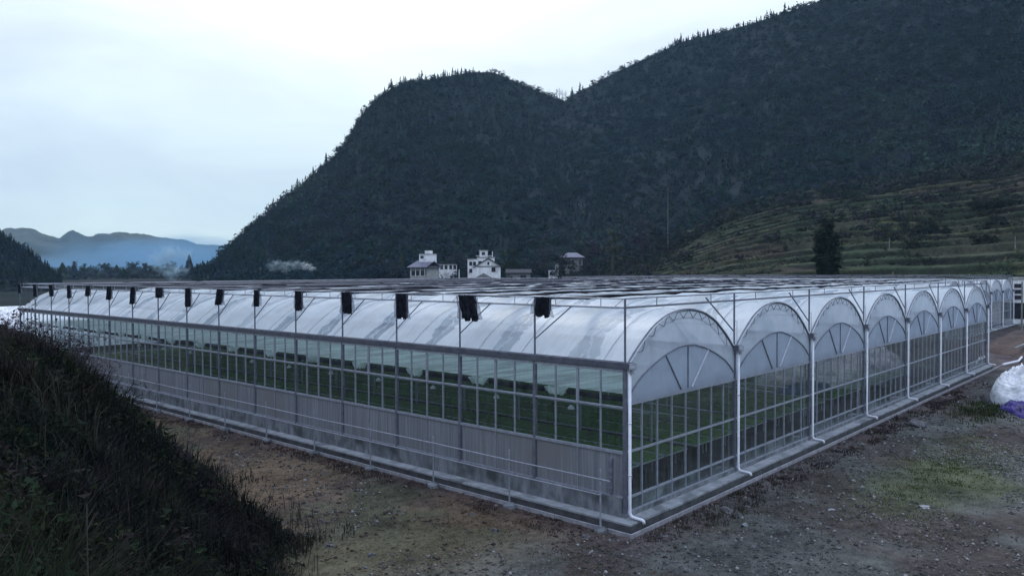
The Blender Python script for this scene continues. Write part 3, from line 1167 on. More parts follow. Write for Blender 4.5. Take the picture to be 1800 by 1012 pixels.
def gable_end(root, x0, y, detail=True):
    """film wall above the windows of one span, with its arches and struts"""
    zb = 3.86
    us = np.linspace(-0.985, 0.985, 30)
    top = arc_z_s(us) - 0.01
    nv = 8
    V = []
    for a in range(nv):
        t = a / (nv - 1)
        for u, zt in zip(us, top):
            V.append((x0 + SP / 2 + u * SP / 2, y - 0.03 * math.sin(math.pi * t), zb + (zt - zb) * t))
    n = len(us)
    F = [(a * n + k, a * n + k + 1, (a + 1) * n + k + 1, (a + 1) * n + k) for a in range(nv - 1) for k in range(n - 1)]
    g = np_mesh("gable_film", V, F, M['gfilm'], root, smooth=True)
    # a second, slacker film closes the vent under the inner arch
    ip = inner_pts(x0, y, 20)
    V = [(p[0], y - 0.06, zb + 0.02 + (p[2] - zb - 0.02) * t) for t in (0, .33, .66, 1.0) for p in ip]
    n = len(ip)
    F = [(a * n + k, a * n + k + 1, (a + 1) * n + k + 1, (a + 1) * n + k) for a in range(3) for k in range(n - 1)]
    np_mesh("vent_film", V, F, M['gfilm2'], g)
    mb = MB()
    outer = arch_pts(x0, y - 0.03)
    mb.tube(outer, 0.04, 6)
    if detail:
        inn = []
        for k, p in enumerate(outer):
            a, b = outer[max(k - 1, 0)], outer[min(k + 1, len(outer) - 1)]
            tx, tz = b[0] - a[0], b[2] - a[2]
            l = math.hypot(tx, tz)
            d = 0.31
            inn.append((p[0] + tz / l * d, y - 0.07, p[2] - tx / l * d))
        chord = MB()
        chord.tube([(q[0], y + .03, q[2]) for q in inn[1:-1]], 0.022, 5)
        for k in range(1, len(inn) - 2):
            p_, q_ = (outer[k], inn[k + 1]) if k % 2 else (inn[k], outer[k + 1])
            mb.tube([(p_[0], y - .035, p_[2]), (q_[0], y - .035, q_[2])], 0.012, 4)
        chord.build("truss_chord", M['steel_dark'], g)
    mb.build("arch_truss", M['steel_dark'], g)
    mb = MB()
    mb.tube(inner_pts(x0, y - 0.08), 0.03, 6)
    mb.build("vent_arch", M['steel_dark'], g)
    if detail:
        for (xa, za, xb, zb2, mt, r) in ((2.51, 5.30, 3.6, 3.95, 'steel_dark', .03), (4.11, 5.52, 4.11, 3.95, 'steel_dark', .025), (5.69, 5.25, 4.40, 3.95, 'steel_light', .035)):
            s = MB()
            s.tube([(x0 + xa, y - 0.085, za), (x0 + xb, y - 0.085, zb2)], r, 6)
            s.build("strut", M[mt], g)
    return g


def gable_window(root, x0, y):
    f = MB()
    for z, h in ((0.16, .05), (0.64, .07), (2.20, .07), (3.84, .11)):
        f.box(x0 + .06, x0 + SP - .06, y - .05, y + .03, z - h / 2, z + h / 2)
    for k in range(1, 8):
        w = 0.022
        xx = x0 + SP * k / 8
        for za, zb in ((.185, .605), (.675, 2.165), (2.235, 3.785)):
            f.box(xx - w, xx + w, y - .045, y + .025, za, zb)
    w = f.build("gable_window", M['steel'], root)
    g = MB()
    for za, zb in ((.185, .605), (.675, 2.165), (2.235, 3.785)):
        g.quad((x0 + .06, y - .01, za), (x0 + SP - .06, y - .01, za), (x0 + SP - .06, y - .01, zb), (x0 + .06, y - .01, zb))
    g.build("pane", M['glass'], w)
    return w


def side_window(root, x, y0):
    f = MB()
    for z, h in ((2.18, .10), (3.72, .06), (4.98, .10)):
        f.box(x - .06, x + .03, y0 + .06, y0 + BAY - .06, z - h / 2, z + h / 2)
    for k in range(1, 4):
        for za, zb in ((2.23, 3.69), (3.75, 4.93)):
            w = 0.05 if (k == 2 and za > 3) else 0.022
            f.box(x - .05, x + .025, y0 + k - w, y0 + k + w, za, zb)
    w = f.build("side_window", M['steel'], root)
    g = MB()
    for za, zb in ((2.23, 3.69), (3.75, 4.93)):
        g.quad((x - .01, y0 + BAY - .06, za), (x - .01, y0 + .06, za), (x - .01, y0 + .06, zb), (x - .01, y0 + BAY - .06, zb))
    g.build("pane", M['glass'], w)
    return w


def cooling_pad(root, x, y0, first=False):
    V, F = [], []
    n = 40
    for k in range(n + 1):
        yy = y0 + .07 + (BAY - .14) * k / n
        dx = 0.008 * (k % 2)
        V += [(x - .015 - dx, yy, .70), (x - .015 - dx, yy, 2.12)]
    for k in range(n):
        F.append((2 * k, 2 * k + 2, 2 * k + 3, 2 * k + 1))
    b = len(V)
    V += [(x + .10, y0 + .07, .70), (x + .10, y0 + .07, 2.12), (x + .10, y0 + BAY - .07, .70), (x + .10, y0 + BAY - .07, 2.12)]
    F.append((b, b + 1, b + 3, b + 2))
    F.append((0, 1, b + 1, b))
    F.append((2 * n, b + 2, b + 3, 2 * n + 1))
    p = np_mesh("cooling_pad", V, F, M['pad'], root)
    f = MB()
    f.box(x - .07, x + .03, y0 + .06, y0 + BAY - .06, .64, .695)
    for k in (2.0,):
        f.box(x - .045, x - .028, y0 + k - .018, y0 + k + .018, .70, 2.125)
    f.build("pad_frame", M['steel'], p)
    return p


def net_bundle(root, x0, x1, yc, tail, seed):
    """folded black shade net lying along the frame, its end hanging down over the side"""
    rng = np.random.default_rng(seed)
    n, k = int((x1 - x0) / 0.8), 10
    xs = np.linspace(x0, x1, n)
    V, F = [], []
    for i, x in enumerate(xs):
        w = 0.17 + 0.09 * (vnoise(x * 0.45, seed, 3) - 0.5) * 2
        h = 0.020 + 0.035 * vnoise(x * 0.8, seed + 4, 5)
        dy = 0.14 * (vnoise(x * 0.22, seed + 9, 7) - 0.5)
        dz = 0.06 * (vnoise(x * 0.5, seed + 2, 9) - 0.5) - 0.05 * abs(math.sin(math.pi * (x - x0) / SP)) * 0.5
        for a in range(k):
            t = 2 * math.pi * a / k
            V.append((x, yc + dy + w * math.cos(t), ZF - 0.05 + dz + h * math.sin(t) + 0.02 * rng.standard_normal()))
    for i in range(n - 1):
        for a in range(k):
            b = (a + 1) % k
            F.append((i * k + a, i * k + b, (i + 1) * k + b, (i + 1) * k + a))
    net = np_mesh("shade_net", V, F, M['net'], root, smooth=True)
    if tail:
        # pleated cloth, closed front and back
        m, r = 17, 9
        L = 0.90 + 0.13 * rng.standard_normal()
        wd = 0.36 + 0.06 * rng.standard_normal()
        lean = 0.10 * rng.standard_normal()
        V, F = [], []
        for side in (0, 1):
            for a in range(r):
                t = a / (r - 1)
                for b in range(m):
                    s = b / (m - 1) - 0.5
                    edge = 1 - (2 * abs(s)) ** 6
                    pl = 0.06 * math.sin(b * 1.9 + seed) + 0.02 * math.sin(a * 1.3 + b * 0.7 + seed)
                    yv = yc + s * 2 * wd * (1 - 0.10 * t + 0.04 * math.sin(a + seed)) + lean * t
                    zv = ZF - 0.02 - L * t - (0.07 * math.sin(b * 0.8 + seed * 2) if a == r - 1 else 0)
                    xv = x0 - 0.02 - (0.11 if side == 0 else 0.0) * edge - pl * edge - 0.04 * t
                    V.append((xv, yv, zv))
        q = r * m
        for a in range(r - 1):
            for b in range(m - 1):
                i0 = a * m + b
                F.append((i0, i0 + m, i0 + m + 1, i0 + 1))
                F.append((q + i0, q + i0 + 1, q + i0 + m + 1, q + i0 + m))
        np_mesh("net_tail", V, F, M['net'], net, smooth=True)
        # thin outer layers of the net hang looser on both sides of the folded core
        for sd in (-1, 1):
            V = []
            w0 = wd * (0.78 + 0.15 * rng.random())
            w1 = w0 + (0.16 + 0.20 * rng.random())
            lk = L * (.88 + .18 * rng.random())
            for a in range(7):
                t = a / 6
                for b in range(5):
                    f_ = b / 4
                    V.append((x0 - .08 - .04 * math.sin(b * 2.2 + a + seed), yc + sd * (w0 * (1 - .08 * t) + (w1 - w0) * f_ * (.35 + .8 * t)) + lean * t, ZF - .04 - lk * t - .05 * f_ * math.sin(seed + b) * t))
            F = [(a * 5 + b, a * 5 + b + 1, (a + 1) * 5 + b + 1, (a + 1) * 5 + b) for a in range(6) for b in range(4)]
            np_mesh("net_edge", V, F, M['netthin'], net, smooth=True)
    return net


def greenhouse(name, X0, Y0, ns, nb, main, label):
    root = empty(name, (0, 0, 0))
    tag(root, label, "greenhouse")
    X1, Y1 = X0 + ns * SP, Y0 + nb * BAY
    # posts and masts
    pm = None
    for n in range(nb + 1):
        if not main and n > 0:
            break
        y = Y0 + n * BAY
        mb = MB().box(X0 - .06, X0 + .06, y - .06, y + .06, -.02, 5.04)
        mb.build("post", M['steel_dark'], root)
        MB().tube([(X0, y, 5.26), (X0, y, ZF)], .04, 8).build("mast", M['steel_dark'], root)
    for k in range(1, ns + 1):
        x = X0 + k * SP
        MB().box(x - .06, x + .06, Y0 - .06, Y0 + .06, -.02, 5.04).build("post", M['steel_dark'], root)
        MB().tube([(x, Y0, 5.26), (x, Y0, ZF)], .04, 8).build("mast", M['steel_dark'], root)
    if main:
        proto = MB().box(-.05, .05, -.05, .05, 0, 5.04).build("post", M['steel'], root)
        proto.location = (X0 + SP, Y0 + BAY, 0)
        for k in range(1, 5):
            for n in range(1, nb):
                if (k, n) != (1, 1):
                    copy_obj(proto, root, (X0 + k * SP, Y0 + n * BAY, 0))
    # gutters with caps
    for k in range(ns + 1):
        x = X0 + k * SP
        mb = MB()
        mb.prism([(x - .17, 5.27), (x - .13, 5.27), (x - .085, 5.09), (x + .085, 5.09), (x + .13, 5.27), (x + .17, 5.27), (x + .11, 5.045), (x - .11, 5.045)],
                 1, Y0 - .28, Y1 + .25)
        g = mb.build("gutter", M['steel_dark'], root)
        c = MB()
        c.box(x - .19, x + .19, Y0 - .34, Y0 - .285, 5.03, 5.25)
        c.box(x - .08, x + .06, Y0 - .33, Y0 - .12, 4.90, 5.04)
        c.build("gutter_cap", M['steel'], g)
        if main:
            c = MB()
            c.box(x - .26, x + .02, Y0 - .40, Y0 - .345, 5.10, 5.18)
            c.build("gutter_bracket", M['steel_light'], g)
    # roof
    for k in range(ns):
        x0 = X0 + k * SP
        rf = roof_film("roof_film", x0, Y0, nb, root)
        if main and k < 4 or (not main and k == ns - 1):
            for n in range(nb * 2 + 1 if k == 0 else nb + 1):
                y = Y0 + n * (2.0 if k == 0 else 4.0)
                if k == 0 and n % 2 and n > 30:
                    continue
                MB().tube(arch_pts(x0, y, -.035, 16), .025, 5).build("roof_arch", M['steel_dark'], rf)
        if main and k < 3:
            # flat bands that hold the film down on the arches
            for n in range(nb * 2 - 1):
                y = Y0 + 1.0 + n * 2.0 + .25 * math.sin(n * 5.1 + k)
                if n % 3 == 1:
                    continue
                MB().tube(arch_pts(x0, y, .012, 20), .011, 4).build("film_band", M['steel'], rf)
        if main and k < 2:
            for u in (-0.62, 0.0, 0.62):
                xx = x0 + SP / 2 + u * SP / 2
                z = float(arc_z_s(u)) - .08
                MB().tube([(xx, Y0, z), (xx, Y1, z)], .02, 5).build("purlin", M['steel'], rf)
        gable_end(root, x0, Y0, True)
        gable_window(root, x0, Y0)
    # downspouts
    for k in range(ns + 1):
        x = X0 + k * SP - .03
        y = Y0 - .21
        mb = MB()
        mb.tube([(x, y, 4.95), (x, y, .20), (x, y - .05, .11), (x, y - .13, .075), (x, y - .48, .055), (x, y - .54, .03), (x, y - .56, -.05)], .055, 10)
        for zc in (1.45, 3.2):
            mb.lathe([(.062, 0), (.062, .05)], (x, y, zc), 10)
        mb.build("downspout", M['pvc'], root, smooth=True)
    # outside shade frame
    zl = 7.12

    def frame_x(x, ya, yb):
        mb = MB()
        mb.tube([(x, ya, ZF), (x, yb, ZF)], .022, 6)
        mb.tube([(x, ya, zl), (x, yb, zl)], .038, 6)
        n = int(round((yb - ya) / 2))
        for q in range(n):
            y = ya + 2 * q + 1.0
            mb.tube([(x, y, zl), (x, y, ZF)], .016, 4)
            if q % 2 == 0:
                mb.tube([(x, ya + 2 * q + .05, ZF), (x, ya + 2 * q + .45, zl)], .012, 4)
            else:
                mb.tube([(x, ya + 2 * q + 1.95, ZF), (x, ya + 2 * q + 1.55, zl)], .012, 4)
        return mb

    def frame_y(y, xa, xb):
        mb = MB()
        mb.tube([(xa, y, ZF), (xb, y, ZF)], .022, 6)
        mb.tube([(xa, y, zl), (xb, y, zl)], .038, 6)
        n = int(round((xb - xa) / (SP / 2)))
        for q in range(n):
            x = xa + SP / 2 * (q + .5)
            mb.tube([(x, y, zl), (x, y, ZF)], .016, 4)
        return mb
    frame_x(X0, Y0, Y1).build("shade_frame", M['steel'], root)
    frame_x(X1, Y0, Y1).build("shade_frame", M['steel'], root)
    frame_y(Y0, X0, X1).build("shade_frame", M['steel_dark'], root)
    frame_y(Y1, X0, X1).build("shade_frame", M['steel'], root)
    for n in range(1, nb + 1 if main else 1):
        y = Y0 + n * BAY
        MB().tube([(X0, y, 5.84), (X0, y - 1.72, 7.10)], .025, 6).build("brace", M['steel_dark'], root)
    for k in range(1, ns + 1):
        x = X0 + k * SP
        MB().tube([(x, Y0, 5.82), (x - 2.44, Y0, 7.30)], .03, 6).build("brace", M['steel_dark'], root)
        if main:
            MB().tube([(x + .15, Y0 - .05, 5.25), (x + .15, Y0 - .05, 6.25), (x + .02, Y0 - .05, 6.25)], .012, 5).build("vent_pipe", M['steel'], root)
    for n in range(1, nb):
        y = Y0 + n * BAY
        MB().tube([(X0, y, ZF), (X1, y, ZF)], .013, 5).build("frame_beam", M['steel_light' if n % 3 == 0 else 'steel_dark'], root)
    for n in range(1, nb + 1):
        net_bundle(root, X0 - .06, X1 + .2, Y0 + n * BAY - .50, main, n * 3 + (0 if main else 77))
    # windows, pads, walls
    if main:
        sw = cp = None
        for n in range(nb):
            side_window(root, X0, Y0 + n * BAY)
            cooling_pad(root, X0, Y0 + n * BAY)
        MB().tube([(X0 - .055, Y0 + .55, .72), (X0 - .055, Y0 + .55, 1.95)], .07, 8).build("feed_pipe", M['tile'], root)
        s2 = side_window(root, X1, Y0)
        for n in range(1, nb):
            copy_tree(s2, root, (0, n * BAY, 0))
        g2 = gable_window(root, X0, Y1)
        for k in range(1, ns):
            copy_tree(g2, root, (k * SP, 0, 0))
        b = MB().box(X0 - .085, X0 + .12, Y0 + .09, Y1, -.3, .635)
        b.build("base_wall", M['concrete'], root)
        MB().box(X1 - .1, X1 + .1, Y0 + .12, Y1, -.3, 2.10).build("base_wall", M['concrete'], root)
        MB().box(X0 + .13, X1 - .12, Y1 - .1, Y1 + .1, -.3, .60).build("base_wall", M['concrete'], root)
    MB().box(X0 - .085, X1 + .1, Y0 - .085, Y0 + .085, -.3, .13).build("base_wall", M['concrete'], root)
    MB().box(X0 + .3, X1 - .3, Y0 + .12, Y0 + .26, .002, .56).build("inner_upstand", M['upstand'], root)
    # footing ledge round the foot of the walls, slightly uneven slabs
    mb = MB()
    rng = np.random.default_rng(3)
    if main:
        y = Y0 - .58
        while y < Y1:
            l = 2.0
            mb.box(X0 - .58 + .012 * rng.standard_normal(), X0 - .088, y, min(y + l - .008, Y1), -.07, .004 * rng.standard_normal())
            y += l
        MB().box(X0 - .55, X0 - .088, Y0 - .56, Y1, -.40, -.07).build("footing", M['footing'], mb.build("footing_ledge", M['ledge'], root))
        mb = MB()
    x = X0 - .086
    while x < X1:
        mb.box(x, min(x + 1.99, X1 + .1), Y0 - .58 + .012 * rng.standard_normal(), Y0 - .088, -.07, .004 * rng.standard_normal())
        x += 2.0
    MB().box(X0 - .086, X1 + .07, Y0 - .55, Y0 - .088, -.40, -.07).build("footing", M['footing'], mb.build("footing_ledge", M['ledge'], root))
    if main:
        # inner thermal screen, its gathered ends and the pipes
        for k in range(ns):
            x0 = X0 + k * SP
            nx, ny = 14, nb * 8 + 1
            xs = np.linspace(x0 + (.80 if k == 0 else .12), x0 + SP - .12, nx)
            ys = np.linspace(Y0 + .25, Y1 - .25, ny)
            XX, YY = np.meshgrid(xs, ys)
            ZZ = 4.04 + (.03 * np.sin(YY * math.pi * 1.5 + XX) + .10 * (fbm(XX * .5, YY * .9, 211 + k, 3) - .5)) * sstep(1.1, 2.4, XX)
            V = np.stack([XX, YY, ZZ], -1).reshape(-1, 3)
            i, j = np.meshgrid(np.arange(ny - 1), np.arange(nx - 1), indexing='ij')
            F = np.stack([i * nx + j, i * nx + j + 1, (i + 1) * nx + j + 1, (i + 1) * nx + j], -1).reshape(-1, 4)
            np_mesh("thermal_screen", V, F, M['screen'], root, smooth=True)
        for n in range(nb):
            # gathered end of the screen, a slack white bag of film
            y = Y0 + n * BAY + 3.5
            na, nr = 18, 9
            V = []
            for q in range(nr):
                t = q / (nr - 1)
                for k in range(na):
                    a = 2 * math.pi * k / na
                    rr_ = (.50 + .50 * t ** .6) * (1 + .25 * math.sin(3 * a + n) + .12 * math.sin(7 * a + 2 * n + 4 * t))
                    V.append((X0 + .62 + .24 * rr_ * math.cos(a), y + .44 * rr_ * math.sin(a) + .1 * (1 - t) * math.sin(n * 2.3), 3.76 + .30 * t + .035 * math.sin(5 * a + n)))
            F = [(q * na + k, q * na + (k + 1) % na, (q + 1) * na + (k + 1) % na, (q + 1) * na + k) for q in range(nr - 1) for k in range(na)]
            np_mesh("screen_bundle", V, F, M['screen'], root)
            MB().tube([(X0 + .70, y - 3.35, 3.90), (X0 + .66, y - 2.0, 3.87), (X0 + .70, y - .52, 3.91)], .095, 8).build("rolled_net", M['net'], root)
        for k in range(2):
            for xx, z in ((1.55, 3.42), (2.0, 3.22), (4.6, 2.75), (6.3, 2.75)):
                MB().tube([(X0 + k * SP + xx, Y0 + .3, z), (X0 + k * SP + xx, Y1 - .3, z)], .022, 5).build("irrigation_pipe", M['steel_light'], root)
    return root


greenhouse("greenhouse", 0.0, 0.0, 7, 16, True, "long film-roofed greenhouse with glass sides and black net bundles along its top")
greenhouse("greenhouse", 77.5, 8.0, 5, 14, False, "greenhouse set back beyond the far right end of the long one")

MB().box(.13, 56.4, .09, 63.88, -.2, .0).build("greenhouse_floor", M['soil'])
tag(bpy.data.objects["greenhouse_floor"], kind='structure')


# drain kerb outside the ledge
def drain():
    root = empty("drain_channel", (0, 0, -.3))
    tag(root, "concrete drain channel along the foot of the long greenhouse", "drain")
    b = MB()
    b.box(-.685, -.54, -.685, 64, -.10, -.05)
    b.box(-.54, 57.5, -.685, -.54, -.10, -.05)
    b.build("channel_bed", M['channel'], root)
    k = MB()
    y = -.755
    while y < 64:
        k.box(-.755, -.685, y, y + 1.992, -.1, .055 + .006 * random.random())
        y += 2
    x = -.685
    while x < 57.5:
        k.box(x, x + 1.992, -.755, -.685, -.1, .055 + .006 * random.random())
        x += 2
    k.build("drain_kerb", M['kerb'], root)


drain()


# pipe railing on the brown side
def railing():
    root = empty("pipe_railing", (-.95, 0, -.3))
    tag(root, "two-rail steel pipe railing beside the cooling pads of the greenhouse", "railing")
    ys = [.35, 4.45, 8.6, 12.7, 17.0, 21.3, 25.6, 29.8, 34.2, 38.4, 42.6, 46.8]
    for i, y in enumerate(ys):
        p = MB()
        p.tube([(0, y, .0), (0, y, 2.05 + .06 * math.sin(i * 2.1))], .034, 8)
        post = p.build("post", M['steel'], root)
        rng = np.random.default_rng(i + 40)
        V, C = [], []
        f = MB()
        n = 9
        prof = []
        for k in range(n):
            a = 2 * math.pi * k / n
            prof.append((.20 + .07 * rng.random(), a))
        lo = [(r * math.cos(a) * 1.1, y + r * math.sin(a) * 1.1, -.08) for r, a in prof]
        mi = [(r * math.cos(a), y + r * math.sin(a), .06 + .03 * rng.random()) for r, a in prof]
        hi = [(r * .5 * math.cos(a), y + r * .5 * math.sin(a), .12 + .03 * rng.random()) for r, a in prof]
        f.v = lo + mi + hi
        for q in (0, n):
            for k in range(n):
                f.f.append((q + k, q + (k + 1) % n, q + n + (k + 1) % n, q + n + k))
        f.f.append(tuple(range(2 * n, 3 * n)))
        f.build("footing", M['concrete'], post)
    for z in (1.74, 1.22):
        MB().tube([(-.04, -.05 if z > 1.5 else .3, z)] + [(-.04, y, z + .015 * math.sin(y)) for y in ys[1:]] + [(-.04, 50, z)], .024, 7).build("rail", M['steel'], root)


railing()


# benches of seedlings and the hanging fittings under the roof
def bench_proto():
    root = empty("seedling_bench", (0, 0, 0))
    w, L = 1.72, 60.0
    f = MB()
    f.box(0, .05, 0, L, .66, .74)
    f.box(w - .05, w, 0, L, .66, .74)
    f.box(.05, w - .05, 0, L, .67, .70)
    y = 0.5
    while y < L:
        f.box(.06, .11, y, y + .05, 0, .66)
        f.box(w - .11, w - .06, y, y + .05, 0, .66)
        y += 3.0
    f.build("bench_frame", M['steel'], root)
    nx, ny = 12, 420
    xs, ys = np.linspace(.06, w - .06, nx), np.linspace(.05, L - .05, ny)
    XX, YY = np.meshgrid(xs, ys)
    ZZ = .74 + .13 * fbm(XX * 7, YY * 7, 301, 3) + .03 * RNG.random(XX.shape)
    ZZ = ZZ - .09 * (np.abs((YY % .56) - .28) > .25)
    ZZ[0], ZZ[-1], ZZ[:, 0], ZZ[:, -1] = .705, .705, .705, .705
    V = np.stack([XX, YY, ZZ], -1).reshape(-1, 3)
    i, j = np.meshgrid(np.arange(ny - 1), np.arange(nx - 1), indexing='ij')
    F = np.stack([i * nx + j, i * nx + j + 1, (i + 1) * nx + j + 1, (i + 1) * nx + j], -1).reshape(-1, 4)
    np_mesh("seedlings", V, F, M['crop'], root)
    tag(root, "long low bench of green seedlings on the greenhouse floor", "bench", "benches of seedlings in the greenhouse")
    return root


bp = bench_proto()
first = True
for k in range(5):
    for q in range(4):
        loc = (k * SP + .40 + 1.88 * q, 2.0, 0)
        if first:
            bp.location = loc
            first = False
        else:
            copy_tree(bp, None, loc)


def lamp_proto():
    root = empty("hanging_lamp", (0, 0, 0))
    s = MB().lathe([(.02, .16), (.05, .15), (.11, .08), (.15, 0), (.14, -.005), (.10, .06)], n=14)
    s.build("shade", M['pvc'], root, smooth=True)
    MB().tube([(0, 0, .15), (0, 0, .95)], .008, 5).build("cord", M['steel_dark'], root)
    tag(root, "small white cap-shaped lamp hanging inside the greenhouse's glass side", "lamp", "white lamps hanging in the greenhouse")
    return root


lp = lamp_proto()
for n in range(16):
    loc = (2.0, 4 * n + 3.85, 2.98)
    if n == 0:
        lp.location = loc
    else:
        copy_tree(lp, None, loc)


# distant white tunnel behind the left end
def tunnel():
    root = empty("polytunnel", (0, 0, 0))
    tag(root, "low white plastic tunnel behind the far left end of the long greenhouse", "polytunnel")
    n, m = 18, 40
    a = np.linspace(0, math.pi, n)
    xs = np.linspace(-22, 30, m)
    AA, XX = np.meshgrid(a, xs)
    YY = 84 + 6.5 * np.cos(AA)
    ZZ = .2 + 4.5 * np.sin(AA) ** .8 + .05 * (fbm(XX, AA * 3, 5, 3) - .5)
    V = np.stack([XX, YY, ZZ], -1).reshape(-1, 3)
    i, j = np.meshgrid(np.arange(m - 1), np.arange(n - 1), indexing='ij')
    F = np.stack([i * n + j, i * n + j + 1, (i + 1) * n + j + 1, (i + 1) * n + j], -1).reshape(-1, 4)
    np_mesh("cover", V, F, M['poly'], root, smooth=True)
    for x in (-22, -9, 4, 17, 30):
        pts = [(x, 84 + 6.42 * math.cos(t), .2 + 4.42 * math.sin(t) ** .8) for t in np.linspace(.02, math.pi - .02, 14)]
        MB().tube(pts, .04, 6).build("hoop", M['steel'], root)


tunnel()


# ------------------------------------------------------------------ houses
def house_root(name, label, px, D, z, rz_extra=0.0, cat="house"):
    p = at(px, 480, D)
    d, az = rect_to_polar(p[0], p[1])
    root = empty(name, (p[0], p[1], z), -float(az) + rz_extra)     # local +Y away from the view point, +X to its right
    tag(root, label, cat)
    return root


def win(parent, x0, x1, y, z0, z1, frame='greywall'):
    f = MB()
    t = .09
    f.box(x0 - t, x1 + t, y - .10, y - .003, z0 - t, z0)
    f.box(x0 - t, x1 + t, y - .10, y - .003, z1, z1 + t)
    f.box(x0 - t, x0, y - .10, y - .003, z0, z1)
    f.box(x1, x1 + t, y - .10, y - .003, z0, z1)
    f.box((x0 + x1) / 2 - .03, (x0 + x1) / 2 + .03, y - .08, y - .003, z0, z1)
    w = f.build("window", M[frame], parent)
    MB().box(x0, (x0 + x1) / 2 - .03, y - .05, y - .004, z0, z1).box((x0 + x1) / 2 + .03, x1, y - .05, y - .004, z0, z1).build("pane", M['window'], w)
    return w


def gable_roof_x(mb, x0, x1, y0, y1, ze, zr, t=.22):
    """ridge runs along y, gable faces -y; solid slab slopes"""
    xm = (x0 + x1) / 2
    mb.prism([(x0, ze), (xm, zr), (x1, ze), (x1, ze + t), (xm, zr + t * 1.25), (x0, ze + t)], 1, y0, y1)


def hip(mb, x0, x1, y0, y1, ze, zr, rl, t=.25):
    xm, ym = (x0 + x1) / 2, (y0 + y1) / 2
    n = len(mb.v)
    mb.v += [(x0, y0, ze), (x1, y0, ze), (x1, y1, ze), (x0, y1, ze), (x0, y0, ze + t), (x1, y0, ze + t), (x1, y1, ze + t), (x0, y1, ze + t),
             (xm - rl / 2, ym, zr), (xm + rl / 2, ym, zr)]
    mb.f += [(n, n + 3, n + 2, n + 1), (n, n + 1, n + 5, n + 4), (n + 1, n + 2, n + 6, n + 5), (n + 2, n + 3, n + 7, n + 6), (n + 3, n, n + 4, n + 7),
             (n + 4, n + 5, n + 9, n + 8), (n + 5, n + 6, n + 9), (n + 6, n + 7, n + 8, n + 9), (n + 7, n + 4, n + 8)]


# white gabled house
r = house_root("white_house", "bright white house with a broad gable and one square window", 858.5, 262, 1.5)
w = MB()
w.prism([(-4.1, 0), (4.1, 0), (4.1, 8.55), (0, 11.0), (-4.1, 8.55)], 1, 0, 9)
w.build("wall", M['whitewall'], r)
rf = MB()
gable_roof_x(rf, -5.2, 5.2, -.5, 9.5, 7.95, 11.15)
rf.build("roof", M['tiledark'], r)
MB().box(-4.1, 4.1, -.14, -.004, 8.35, 8.6).build("eave_band", M['tiledark'], r)
win(r, 1.1, 2.3, 0, 6.7, 8.1, 'tiledark')
win(r, -.25, .25, 0, 9.1, 9.9, 'tiledark')
win(r, -2.6, -1.5, 0, 3.2, 4.6, 'tiledark')
# grey-roofed shed in front of it
r = house_root("garden_shed", "grey shed with a dark pitched roof below the white gabled house", 850, 250, 1.4, cat="shed")
w = MB()
w.prism([(-2.6, 0), (2.6, 0), (2.6, 4.6), (0, 6.0), (-2.6, 4.6)], 1, 0, 5)
w.build("wall", M['greywall'], r)
rf = MB()
gable_roof_x(rf, -3.1, 3.1, -.4, 5.4, 4.42, 6.1)
rf.build("roof", M['tiledark'], r)
win(r, -.6, .6, 0, 1.8, 3.0)
# house with rooftop tower behind
r = house_root("towered_house", "pale flat-roofed house with a small rooftop tower behind the white gable", 846, 285, 1.6)
MB().box(-5.0, -1.6, 0, 8, 0, 11.0).box(-1.6, 4.9, .4, 8, 0, 11.6).build("wall", M['whitewall'], r)
MB().box(-5.2, -1.61, -.2, 8.2, 11.0, 11.35).box(-1.6, 5.1, .2, 8.2, 11.6, 12.0).build("parapet", M['greywall'], r)
for x0, z0 in ((-4.3, 8.9), (-4.3, 6.3), (-2.9, 8.9)):
    win(r, x0, x0 + .9, 0, z0, z0 + 1.3, 'tiledark')
for x0 in (-1.0, 3.0):
    win(r, x0, x0 + 1.1, .4, 9.0, 10.4, 'tiledark')
t = MB().box(-.6, 2.4, 2, 6, 12.0, 14.2).build("roof_tower", M['whitewall'], r)
MB().box(-.85, 2.65, 1.7, 6.3, 14.2, 14.55).build("tower_roof", M['greywall'], t)
win(t, .3, 1.3, 2, 12.8, 13.7, 'tiledark')
MB().box(4.0, 4.25, 1.0, 1.25, 12.0, 14.0).build("chimney", M['whitewall'], r)
MB().box(-2.0, 4.0, .25, .38, 12.35, 12.5).build("balcony_rail", M['whitewall'], r)
# tiered house on the left
r = house_root("tiered_house", "grey hip-roofed house in tiers with a white box on its roof", 746, 275, 1.4)
MB().box(-5.0, .8, 0, 8, 0, 8.3).build("wall", M['greywall'], r)
MB().box(.81, 5.2, -.6, 8, 0, 8.3).build("wall", M['greywall'], r)
f = MB()
f.box(-4.6, .4, -.06, -.004, 5.6, 7.3)
f.build("verandah", M['window'], r)
for x in (-4.8, -3.2, -1.6, 0.0):
    MB().box(x, x + .22, -.32, -.10, 5.3, 8.2).build("verandah_post", M['whitewall'], r)
for x in (-4.2, -1.2):
    win(r, x, x + 1.2, 0, 2.2, 3.6)
rf = MB()
hip(rf, -6.0, 6.2, -1.4, 9.2, 8.3, 11.0, 4.5)
ro = rf.build("roof", M['tile'], r)
rf = MB()
gable_roof_x(rf, 1.0, 5.8, -1.9, 3.0, 8.6, 10.4)
rf.build("porch_roof", M['tile'], ro)
bx = MB().box(-1.8, 4.3, 2.5, 8, 10.0, 13.0).build("upper_storey", M['whitewall'], r)
win(bx, -1.3, -.3, 2.5, 11.6, 12.5)
MB().box(-2.0, 4.5, 2.3, 8.2, 13.0, 13.25).build("upper_roof", M['greywall'], bx)
MB().box(.2, 3.0, 4, 6.5, 13.25, 14.4).build("roof_tank", M['whitewall'], r)
